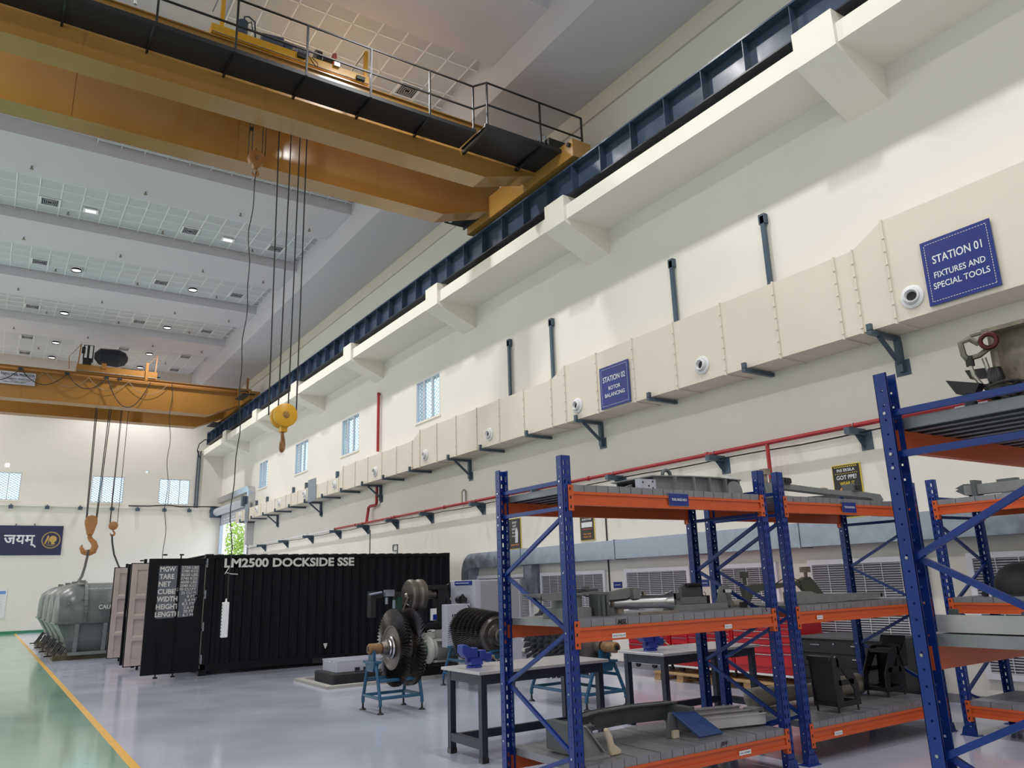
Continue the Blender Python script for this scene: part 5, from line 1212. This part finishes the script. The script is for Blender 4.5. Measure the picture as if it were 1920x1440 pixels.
# rack 3 top: ribbed grey half ring with lifting eye
o = item('ribbed_ring_fixture', 5.7, 5.45, T1, 'grey ribbed ring-segment fixture with lifting eye on top of the left rack')
pts = [(4.98, 5.2), (5.3, 5.12), (5.75, 5.1), (6.1, 5.16), (6.14, 5.24)]
def wall_strip(mb, pts, z0, z1, t=.012):
    for a, b_ in zip(pts, pts[1:]): mb.bar((a[0], a[1], (z0+z1)/2), (b_[0], b_[1], (z0+z1)/2), t, z1-z0)
b = MB(); wall_strip(b, [(5.05, 5.24), (5.35, 5.16), (5.75, 5.13), (6.1, 5.18)], T1, T1+.15); b.build('web_plate', M['grey_f'], o); b = MB(); wall_strip(b, [(5.05, 5.75), (5.35, 5.83), (5.75, 5.85), (6.1, 5.8)], T1, T1+.15); b.build('web_plate', M['grey_f'], o)
b = MB().prism([(5.0, 5.2), (5.35, 5.1), (5.75, 5.07), (6.12, 5.12), (6.16, 5.2), (6.16, 5.8), (5.75, 5.88), (5.35, 5.86), (5.0, 5.78)], 'z', T1+.15, T1+.16); b.prism([(5.0, 5.2), (5.35, 5.1), (5.75, 5.07), (6.12, 5.12), (6.16, 5.2), (6.16, 5.8), (5.75, 5.88), (5.35, 5.86), (5.0, 5.78)], 'z', T1, T1+.01); b.build('flange_plate', M['grey_f'], o)
for x, y in ((5.22, 5.14), (5.42, 5.1), (5.62, 5.09), (5.84, 5.09), (6.06, 5.12)): MB().bar((x, y, T1+.01), (x, y, T1+.15), .05, .008, up=(1, 0, 0)).build('rib', M['grey_f'], o)
MB().lathe([(0, .1), (.02, .1)], (5.95, 5.08, T1+.03), (0, -1, 0), 24).build('round_boss', M['grey_f'], o)
MB().ring((5.38, 5.4, T1+.2), 'y', .052, .018, 20, 8).build('lifting_eye', M['grey_m'], o, smooth=True)
MB().box(4.84, 5.04, 5.2, 5.26, T1, T1+.12).build('drilled_block', M['mach'], o)
b = MB(); [b.cyl((x, 5.2, z), (x, 5.197, z), .009, n=8) for x, z in ((4.88, T1+.09), (4.88, T1+.03), (4.95, T1+.06), (5.0, T1+.1), (5.0, T1+.04))]; b.build('bolt_hole', M['black'], o)
MB().prism([(4.6, T1), (4.84, T1), (4.84, T1+.08)], 'y', 5.3, 5.34).build('wedge_arm', M['grey_m'], o)
MB().cb(5.9, 5.12, T1+.165, .06, .08, .02).build('clamp_pad', M['board'], o)
# far side of rack 3 top: long bar
o = item('flat_bar', 6.2, 5.75, T1, 'grey bar lying at the right end of the left rack top shelf', 'bar')
MB().box(6.0+.17, 6.24, 5.3, 5.9, T1, T1+.05).build('bar', M['grey_m'], o)
# rack 3 middle
o = item('flange_hub_fixture', 4.25, 5.45, T2, 'round grey flanged hub fixture behind the left rack upright')
MB().lathe([(0, .21), (.075, .21), (.08, .13), (.17, .13), (.175, .16), (.19, .16), (.195, .08), (.21, .08)], (4.18, 5.5, T2), 'z', 28).build('hub', M['grey_f'], o, smooth=True)
MB().box(4.36, 4.48, 5.3, 5.42, T2, T2+.18).box(4.39, 4.42, 5.28, 5.3, T2, T2+.17).box(4.44, 4.46, 5.28, 5.3, T2, T2+.17).box(4.46, 4.58, 5.35, 5.45, T2, T2+.06).build('clamp_block', M['grey_m'], o)
MB().prism([(3.72, T2+.2), (3.9, T2+.14), (4.08, T2+.14), (4.16, T2+.18), (4.16, T2+.2)], 'y', 5.4, 5.5).build('left_arm', M['grey_f'], o)
MB().prism([(4.3, T2+.18), (4.55, T2+.12), (4.8, T2+.13), (4.9, T2+.17), (4.86, T2+.22), (4.62, T2+.19), (4.3, T2+.2)], 'y', 5.42, 5.5).cb(4.88, 5.45, T2+.17, .08, .14, .09).build('right_arm', M['grey_f'], o)
MB().box(4.2, 4.5, 5.46, 5.56, T2+.2, T2+.225).cb(4.35, 5.45, T2+.23, .05, .05, .03).build('cross_link', M['grey_m'], o)
MB().tube([(3.84, 5.4, T2+.18), (3.84, 5.4, T2+.08)], .005, 5).ring((3.84, 5.4, T2+.06), 'y', .02, .005, 10, 5).build('retaining_chain', M['black'], o)
o = item('flared_tube', 4.95, 5.35, T2, 'shiny stainless tube with flared open end lying on the middle shelf', 'tube')
MB().lathe([(0, .065), (.12, .065), (.12, .06), (.62, .06), (.66, .075), (.7, .092), (.705, .084), (.66, .06), (.5, .05)], (4.6, 5.64, T2+.093), (1, -.62, 0), 32, cap=False).build('tube_barrel', M['chrome'], o, smooth=True)
MB().lathe([(.13, .064), (.15, .068), (.17, .064)], (4.6, 5.64, T2+.093), (1, -.62, 0), 32, cap=False).cb(4.98, 5.4, T2+.165, .03, .03, .03).build('clamp_band', M['steel'], o)
MB().box(4.74, 4.8, 5.48, 5.56, T2, T2+.04).build('rest_block', M['rust'], o)
o = MB().box(4.65, 5.1, 5.1, 5.12, T2, T2+.02).build('steel_rod', M['steel']); tag(o, 'thin steel rod lying in front of the flared tube', 'rod')
o = item('bar_clamp', 5.6, 5.5, T2, 'grey bar clamp with square block behind the flared tube')
MB().box(5.35, 5.43, 5.45, 5.55, T2, T2+.15).box(5.4, 5.5, 5.45, 5.55, T2+.1, T2+.16).build('clamp_block', M['grey_m'], o)
MB().box(5.43, 5.86, 5.47, 5.53, T2+.05, T2+.11).build('clamp_bar', M['grey_f'], o); MB().cb(5.88, 5.5, T2+.06, .04, .07, .12).build('end_jaw', M['black'], o)
MB().tube([(5.35, 5.45, T2+.13), (5.3, 5.42, T2+.14), (5.28, 5.4, T2+.12)], .008, 6).build('lever', M['black'], o)
MB().box(5.2, 5.95, 5.3, 5.36, T2, T2+.05).build('long_bar', M['grey_f'], o)
o = item('hinged_bracket', 5.78, 5.62, T2, 'upright grey hinged bracket with ears, left of the fin brackets')
MB().prism([(5.66, T2), (5.98, T2), (5.92, T2+.22), (5.88, T2+.24), (5.72, T2+.24), (5.66, T2+.2)], 'y', 5.6, 5.64).build('plate', M['grey_m'], o)
MB().cyl((5.72, 5.58, T2+.22), (5.9, 5.58, T2+.22), .018).build('hinge_pin', M['black'], o)
MB().ring((5.97, 5.6, T2+.13), 'y', .02, .004, 10, 5).build('safety_clip', M['chrome'], o)
o = item('fin_bracket', 6.05, 5.4, T2, 'pair of grey fin shaped brackets leaning at the right end of the middle shelf')
MB().prism([(5.9, T2), (6.06, T2), (6.02, T2+.2), (5.98, T2+.2)], 'y', 5.38, 5.41).prism([(6.05, T2), (6.19, T2), (6.17, T2+.17), (6.14, T2+.21), (6.09, T2+.21), (6.06, T2+.14)], 'y', 5.44, 5.47).box(5.95, 6.15, 5.41, 5.44, T2+.02, T2+.06).build('fin_plate', M['grey_f'], o)
MB().box(6.0, 6.12, 5.38, 5.46, T2+.14, T2+.17).build('paper_tag', M['board'], o)
MB().lathe([(0, .03), (.12, .035), (.2, .01)], (6.02, 5.3, T2+.035), 'x', 12).build('dropper_rod', M['wrap'], o, smooth=True)
MB().tube([(5.98, 5.12, T2+.06), (6.0, 5.0, T2+.02), (6.04, 4.93, T2+.01), (6.06, 4.93, T2-.03)], .006, 5).cb(5.97, 5.12, T2+.03, .05, .05, .05).build('cord', M['black'], o)
# rack 3 bottom
o = item('curved_yoke', 4.75, 5.45, T3, 'long dark grey curved channel yoke on the bottom shelf of left rack')
outer = [(4.0, 5.5), (4.2, 5.52), (4.28, 5.62), (4.6, 5.75), (5.0, 5.78), (5.4, 5.7), (5.5, 5.68)]
b = MB()
for a, c in zip(outer, outer[1:]):
    b.bar((a[0], a[1], T3+.14), (c[0], c[1], T3+.14), .012, .15)
    b.bar((a[0], a[1]-.03, T3+.215), (c[0], c[1]-.03, T3+.215), .09, .012); b.bar((a[0], a[1]+.06, T3+.16), (c[0], c[1]+.06, T3+.16), .012, .12)
b.build('channel', M['grey_m'], o)
b = MB(); wall_strip(b, [(4.0, 5.3), (4.22, 5.3), (4.3, 5.42)], T3+.0, T3+.2); b.bar((4.0, 5.32, T3+.2), (4.24, 5.32, T3+.2), .08, .012); b.build('end_web', M['grey_m'], o)
MB().box(3.98, 4.05, 5.28, 5.6, T3+.02, T3+.24).build('end_plate', M['grey_m'], o)
MB().box(5.42, 5.5, 5.4, 5.7, T3, T3+.2).build('end_plate', M['grey_m'], o)
o = item('gusset_bracket', 4.1, 5.15, T3, 'light grey triangular gusset bracket standing at the left end of bottom shelf')
MB().prism([(3.95, T3), (4.2, T3), (4.16, T3+.05), (4.02, T3+.24), (3.95, T3+.24)], 'y', 5.14, 5.15).box(3.93, 4.22, 5.08, 5.22, T3, T3+.012).build('gusset', M['grey_f'], o)
MB().bar((4.02, 5.145, T3+.24), (4.2, 5.145, T3+.03), .06, .01).build('edge_flange', M['grey_f'], o)
o = MB().prism([(4.2, T3+.2), (4.23, T3+.21), (4.27, T3+.15), (4.29, T3+.08), (4.36, T3+.03), (4.35, T3), (4.25, T3), (4.23, T3+.1)], 'y', 5.1, 5.14).build('cloth_strap', M['cloth'], bevel=.01); tag(o, 'cream cloth strap draped from the gusset bracket on bottom shelf', 'cloth')
o = item('blue_panel_box', 5.28, 5.25, T3, 'shiny blue flat panel leaning on the bottom shelf', 'panel')
b = MB(); P = [Vector(p) for p in ((5.12, 5.3, T3+.21), (5.4, 5.3, T3+.19), (5.53, 5.1, T3+.02), (5.24, 5.1, T3+.02))]; nn = Vector((0, .02, -.018))
vs = [b.bm.verts.new(p) for p in P]+[b.bm.verts.new(p+nn) for p in P]
b._f(vs[:4]); b._f(vs[4:][::-1]); [b._f((vs[i], vs[(i+1) % 4], vs[4+(i+1) % 4], vs[4+i])) for i in range(4)]
b.build('panel', M['blue_t'], o, bevel=.004)
MB().prism([(5.05, T3), (5.2, T3), (5.16, T3+.2), (5.1, T3+.2)], 'y', 5.3, 5.33).build('stay_plate', M['grey_m'], o); MB().cb(5.13, 5.3, T3+.03, .07, .05, .06).build('paper_wrap', M['cloth'], o)
o = item('guide_rails', 5.95, 5.35, T3, 'bundle of aluminium guide rail channels with open square ends', 'rail')
for y, z, m in ((5.2, T3+.02, 'steel'), (5.36, T3+.03, 'steel'), (5.5, T3+.05, 'steel')):
    b = MB(); x0, x1 = 5.5, 6.12
    b.bar((x0, y+.12, z+.005), (x1, y-.04, z+.005), .08, .01).bar((x0, y+.12+.035, z+.05), (x1, y-.04+.035, z+.05), .008, .09).bar((x0, y+.12-.035, z+.05), (x1, y-.04-.035, z+.05), .008, .09)
    b.bar((x0, y+.12-.045, z+.095), (x1, y-.04-.045, z+.095), .03, .006).build('rail_channel', M['bench_top'], o)
o = item('square_end_block', 6.2, 5.3, T3, 'dull grey square end block with hole at the right end of bottom shelf', 'block')
b = MB().box(6.1, 6.13, 5.22, 5.36, T3, T3+.14).box(6.2, 6.23, 5.22, 5.36, T3, T3+.14).box(6.13, 6.2, 5.22, 5.36, T3, T3+.03).box(6.13, 6.2, 5.22, 5.36, T3+.11, T3+.14).build('block_frame', M['grey_f'], o, bevel=.004)
MB().lathe([(0, .012), (.006, .012)], (6.165, 5.22, T3+.015), (0, -1, 0), 10).build('bolt_hole', M['black'], o); MB().cb(6.165, 5.3, T3+.07, .07, .02, .08).build('inner_plate', M['grey_m'], o)

# rack 4 top: yoke arms
o = item('yoke_arm', 7.9, 5.4, T1, 'long grey yoke arm fixture with downturned ends on top of second rack')
MB().prism([(6.62, T1+.17), (6.85, T1+.18), (7.7, T1+.14), (8.35, T1+.14), (8.7, T1+.12), (8.75, T1+.06), (8.66, T1), (8.58, T1+.02), (8.5, T1+.07), (7.7, T1+.09), (6.9, T1+.12), (6.76, T1), (6.66, T1)], 'y', 5.25, 5.36).build('arm', M['grey_f'], o)
MB().cb(6.95, 5.3, T1+.2, .16, .14, .07).cb(8.2, 5.3, T1+.18, .12, .14, .08).build('clamp_block', M['grey_m'], o)
MB().cb(6.98, 5.22, T1+.2, .1, .01, .05).build('block_cap', M['black'], o); MB().cb(8.22, 5.22, T1+.18, .07, .01, .05).build('block_cap', M['black'], o)
MB().cyl((6.72, 5.3, T1+.17), (6.72, 5.3, T1+.27), .02).cb(6.72, 5.3, T1+.29, .08, .08, .06).build('lock_knob', M['rust'], o)
o = item('yoke_arm', 8.0, 5.75, T1, 'second darker yoke arm behind the long grey one with round cap')
MB().prism([(7.0, T1+.02), (8.0, T1+.12), (8.5, T1+.16), (8.6, T1+.1), (8.0, T1+.05), (7.2, T1)], 'y', 5.7, 5.78).build('arm', M['grey_m'], o)
MB().lathe([(0, .05), (.03, .06), (.06, .06), (.07, .03)], (8.25, 5.7, T1+.16), 'z', 18).build('round_cap', M['steel'], o, smooth=True)
MB().prism([(7.25, T1), (7.9, T1+.02), (7.9, T1+.08), (7.6, T1+.08), (7.25, T1+.05)], 'y', 5.5, 5.53).build('tray_plate', M['grey_f'], o)
# rack 4 middle
o = item('olive_yoke', 7.2, 5.6, T2, 'olive green yoke arm with rusty knob standing on middle shelf of second rack')
MB().prism([(6.62, T2), (6.7, T2+.1), (6.8, T2+.13), (7.35, T2+.17), (7.5, T2+.17), (7.7, T2), (7.95, T2), (7.75, T2+.2), (7.68, T2+.26), (7.6, T2+.26), (7.45, T2+.21), (6.7, T2+.2), (6.56, T2+.18)], 'y', 5.6, 5.66).build('arm', M['olive'], o)
MB().cyl((7.64, 5.63, T2+.26), (7.64, 5.63, T2+.31), .02).cb(7.64, 5.63, T2+.34, .09, .08, .06).build('lock_knob', M['rust'], o)
MB().cyl((6.62, 5.63, T2+.2), (6.62, 5.63, T2+.3), .02).cb(6.62, 5.63, T2+.3, .06, .06, .06).build('lock_knob', M['olive'], o)
MB().tube([(7.05, 5.6, T2+.19), (7.2, 5.6, T2+.25), (7.35, 5.6, T2+.26), (7.48, 5.6, T2+.22), (7.5, 5.6, T2+.12)], .005, 5).build('lanyard', M['black'], o)
o = item('long_beam', 7.6, 5.25, T2, 'long light grey hollow beam with thick left head and steel ring', 'beam')
MB().prism([(6.75, T2), (7.1, T2), (7.1, T2+.01), (8.32, T2+.02), (8.32, T2+.075), (7.15, T2+.085), (7.05, T2+.12), (6.75, T2+.12)], 'y', 5.15, 5.27).build('beam_body', M['grey_f'], o)
MB().lathe([(0, .02), (.003, .02)], (8.27, 5.15, T2+.045), (0, -1, 0), 12).build('end_hole', M['black'], o)
MB().ring((6.72, 5.16, T2+.06), (1, 1, 0), .045, .01, 18, 6).build('steel_ring', M['steel'], o, smooth=True)
# rack 4 bottom: black cradles and wrapped roll
def cradle(x, y, flip, label):
    o = item('black_cradle_stand', x, y, T3, label, 'stand'); s = -1 if flip else 1
    def P(pts): return [(x+s*a, T3+.05+b_) for a, b_ in pts]
    for yy in (y-.13, y+.13):
        b = MB(); t = .012
        b.prism(P([(-.17, 0), (.22, 0), (.22, .05), (-.17, .05)]), 'y', yy-t/2, yy+t/2)
        b.prism(P([(-.17, .05), (-.06, .05), (-.08, .46), (-.19, .46)]), 'y', yy-t/2, yy+t/2)
        b.prism(P([(.14, .05), (.22, .05), (.21, .2), (.06, .43), (-.02, .47), (-.11, .47), (-.11, .38), (-.05, .36), (.07, .22), (.13, .15)]), 'y', yy-t/2, yy+t/2)
        b.prism(P([(-.11, .2), (.14, .2), (.14, .25), (-.11, .25)]), 'y', yy-t/2, yy+t/2)
        b.build('side_frame', M['black'], o)
    A_, B_, C_, D_ = P([(-.18, .46), (-.15, .03), (-.11, .44), (.16, .2)])
    MB().bar((A_[0], y, A_[1]), (B_[0], y, B_[1]), .012, .27, up=(0, 1, 0)).build('back_plate', M['black'], o)
    MB().bar((C_[0], y, C_[1]), (C_[0]+s*.14, y, C_[1]-.02), .012, .27, up=(0, 1, 0)).build('top_plate', M['black'], o)
    q = P([(-.19, .46), (-.15, .03), (.2, .03), (.03, .42)])
    for a in q: MB().box(a[0]-.03, a[0]+.03, y-.13, y+.13, a[1]-.02, a[1]+.02).build('cross_plate', M['blackg'], o)
    for dx in (-.14, .18):
        for yy in (y-.12, y+.12): MB().cyl((x+s*dx, yy, T3), (x+s*dx, yy, T3+.05), .01, n=8).build('levelling_screw', M['black'], o)
    return o
cradle(7.3, 5.2, False, 'left black steel cradle stand on the bottom shelf of second rack'); 
o = cradle(8.6, 5.45, True, 'right black steel cradle stand with tall raised arm on bottom shelf')
MB().prism([(8.7, T3+.45), (8.78, T3+.5), (8.86, T3+.62), (8.83, T3+.3), (8.75, T3+.3)], 'y', 5.3, 5.6).build('raised_arm', M['black'], o)
o = item('wrapped_roll', 7.6, 5.7, T3, 'dusty plastic-wrapped long roll lying behind the black cradles', 'roll')
b = MB(); prof = [(0, .02), (.03, .1), (.25, .1), (.5, .085), (.9, .07), (1.2, .075), (1.5, .1), (1.75, .11), (1.78, .02)]
b.lathe(prof, (6.7, 5.8, T3+.11), (1, -.06, 0), 18); w_ = b.build('wrap', M['wrap'], o, smooth=True)
# rack by the wall
o = item('forked_beam', 9.2, 3.7, T1, 'grey steel beam with forked end on top of the wall rack', 'beam')
MB().box(9.12, 9.24, 2.9, 4.5, T1+.04, T1+.15).build('beam_body', M['grey_f'], o)
MB().prism([(4.5, T1+.04), (4.6, T1+.1), (4.56, T1+.12), (4.6, T1+.13), (4.5, T1+.17), (4.36, T1+.15), (4.36, T1+.04)], 'x', 9.13, 9.23).box(9.1, 9.26, 4.36, 4.41, T1, T1+.2).build('fork_end', M['grey_m'], o)
MB().box(9.1, 9.26, 3.9, 4.1, T1, T1+.04).box(9.14, 9.22, 3.95, 4.15, T1+.15, T1+.18).build('saddle_pad', M['grey_m'], o)
o = item('black_dome', 9.3, 4.2, T2, 'large black rubber dome standing on the middle shelf of the wall rack', 'dome')
b = MB(); b.lathe([(0, .25), (.12, .27), (.2, .25), (.28, .19), (.33, .11), (.35, .01)], (9.3, 4.15, T2), 'z', 32); b.build('dome_shell', M['rubber'], o, smooth=True)
MB().lathe([(0, .275), (.02, .275)], (9.3, 4.15, T2), 'z', 32).build('rim', M['rubber'], o)
o = item('valve_parts', 9.0, 4.3, T2, 'small black and white valve fittings in front of the black dome', 'fitting')
MB().lathe([(0, .03), (.04, .03)], (8.9, 4.35, T2+.03), (-1, 0, 0), 12).lathe([(0, .03), (.04, .03)], (8.9, 4.25, T2+.03), (-1, 0, 0), 12).build('black_cap', M['black'], o); MB().cb(8.9, 4.3, T2+.05, .03, .03, .1).build('white_post', M['board'], o)
o = MB().lathe([(0, .045), (.1, .05), (.105, .04)], (8.98, 3.85, T2), 'z', 20).build('cream_pot', M['cloth'], smooth=True); tag(o, 'cream pot at the right picture edge on the wall rack', 'pot')
o = item('dark_motor', 9.3, 3.8, 0, 'dark machine part on the floor under the wall rack', 'machine')
MB().lathe([(0, .12), (.3, .12)], (9.2, 3.9, .13), (0, -1, 0), 18).box(9.05, 9.35, 3.55, 3.95, 0, .04).build('motor_body', M['grey_m'], o, smooth=True); MB().cb(9.2, 4.02, .18, .12, .1, .06).build('bracket', M['black'], o)

# nearest rack: I-beam with wire slings and shackles on top, channel in the middle
XB, YB = 4.16, 1.7
o = item('spreader_beam', XB, 1.6, T1, 'weathered steel spreader beam standing on the nearest rack top', 'beam')
b = MB()
b.box(XB-.09, XB+.09, 1.28, 1.79, 2.85, 2.87).box(XB-.012, XB+.012, 1.28, 1.8, T1+.05, 2.85).box(XB-.09, XB+.09, 1.28, 1.82, T1+.03, T1+.05)
b.build('beam_body', M['rust'], o)
MB().prism([(1.74, 2.85), (1.76, 2.85), (1.76, T1+.05), (1.74, T1+.05)], 'x', XB-.07, XB+.07).bar((XB-.07, 1.78, 2.86), (XB-.1, 1.84, 2.85), .02, .012).build('end_stiffener', M['rust'], o)
for x in (XB-.07, XB+.07): MB().box(x-.02, x+.02, 1.4, 1.7, T1, T1+.03).build('runner', M['rust'], o)
o = item('wire_rope_sling', XB-.12, 1.8, T1, 'coiled dark wire rope sling with bright loops and maroon shackles', 'sling')
cxx, cyy = XB-.13, 1.775
MB().tube([(cxx+.03, cyy+.03, 2.80), (cxx, cyy+.06, 2.83), (cxx-.03, cyy+.09, 2.81), (cxx-.02, cyy+.09, 2.75), (cxx+.0, cyy+.08, 2.72)], .015, 8).tube([(cxx+.05, cyy, 2.77), (cxx+.03, cyy+.04, 2.74), (cxx+.0, cyy+.07, 2.73)], .014, 8).build('thimble', M['steel'], o, smooth=True)
MB().ring((cxx+.02, cyy-.02, 2.8), (1, .3, 0), .035, .012, 16, 6).build('shackle', M['maroon'], o, smooth=True); MB().ring((cxx+.06, cyy-.05, T1+.05), (1, .2, .2), .05, .014, 18, 6).tube([(cxx+.02, cyy+.02, T1+.06), (cxx-.01, cyy+.08, T1+.065), (cxx-.02, cyy+.12, T1+.06)], .012, 6).build('shackle', M['maroon'], o, smooth=True)
MB().cyl((cxx, cyy+.075, 2.69), (cxx, cyy+.075, 2.74), .02).build('ferrule', M['rope'], o, smooth=True)
MB().tube([(cxx, cyy+.075, 2.69), (cxx+.005, cyy+.07, 2.64), (cxx+.02, cyy+.05, 2.59), (cxx+.03, cyy+.03, 2.56)], .011, 8).tube([(cxx+.03, cyy+.02, 2.72), (cxx+.03, cyy+.01, 2.66), (cxx+.04, cyy-.01, 2.6)], .012, 8).build('bright_loop', M['rope_s'], o, smooth=True)
rnd = random.Random(4)
for k in range(7):
    pts = []; ph = rnd.random()*6
    for i in range(22):
        a = 2*PI*i/22; pts.append((cxx+.02+.035*math.cos(a), cyy-.05+(.06+.004*k)*math.sin(a)+.012*math.sin(3*a+ph), T1+.045+.014*k*.8+.022*math.cos(2*a+ph)*.6+.03*math.sin(a+ph*.2)*.3))
    MB().tube(pts, .009, 6, closed=True).build('rope_coil', M['rope'], o, smooth=True)
MB().lathe([(0, .03), (.05, .04), (.1, .03)], (cxx+.03, cyy-.02, 2.56), (0, 0, 1), 14).build('black_sleeve', M['blackg'], o, smooth=True)
o = item('black_wedge', cxx, 1.9, T1, 'black wedge plate on a round spacer beside the wire rope', 'wedge')
MB().prism([(1.97, T1+.18), (1.93, T1+.1), (1.84, T1+.085), (1.81, T1+.13)], 'x', cxx-.03, cxx+.03).build('wedge_plate', M['black'], o)
MB().lathe([(0, .03), (.05, .03), (.05, .022), (.09, .022)], (cxx, 1.88, T1), 'z', 16).build('round_spacer', M['black'], o)
MB().prism([(1.93, T1+.24), (1.91, T1+.19), (1.83, T1+.18), (1.83, T1+.23)], 'x', cxx+.1, cxx+.14).build('second_wedge', M['black'], o)
o = item('steel_sleeve', 4.3, 1.95, T1, 'pale steel sleeve lying behind the blue brace of nearest rack', 'sleeve')
MB().lathe([(0, .04), (.2, .04)], (4.25, 1.86, T1+.045), (0, 1, 0), 18).build('sleeve', M['grey_f'], o, smooth=True)
o = item('folded_channel', 3.95, 1.7, T2, 'long folded steel channel with a hole on the nearest rack middle shelf', 'channel')
MB().box(3.86, 3.863, 1.22, 2.14, T2+.004, T2+.085).box(3.863, 4.0, 1.22, 2.14, T2+.004, T2+.007).build('channel_web', M['bench_top'], o)
MB().lathe([(0, .008), (.003, .008)], (3.859, 1.45, T2+.06), (-1, 0, 0), 12).build('bolt_hole', M['black'], o)
MB().box(3.89, 3.91, 2.05, 2.09, T2+.01, T2+.11).box(3.9, 3.92, 1.75, 1.77, T2+.01, T2+.1).build('upright_tab', M['grey_m'], o)
for ob in list(bpy.data.objects):
    if ob.type == 'MESH' and not ob.data.polygons: bpy.data.objects.remove(ob)
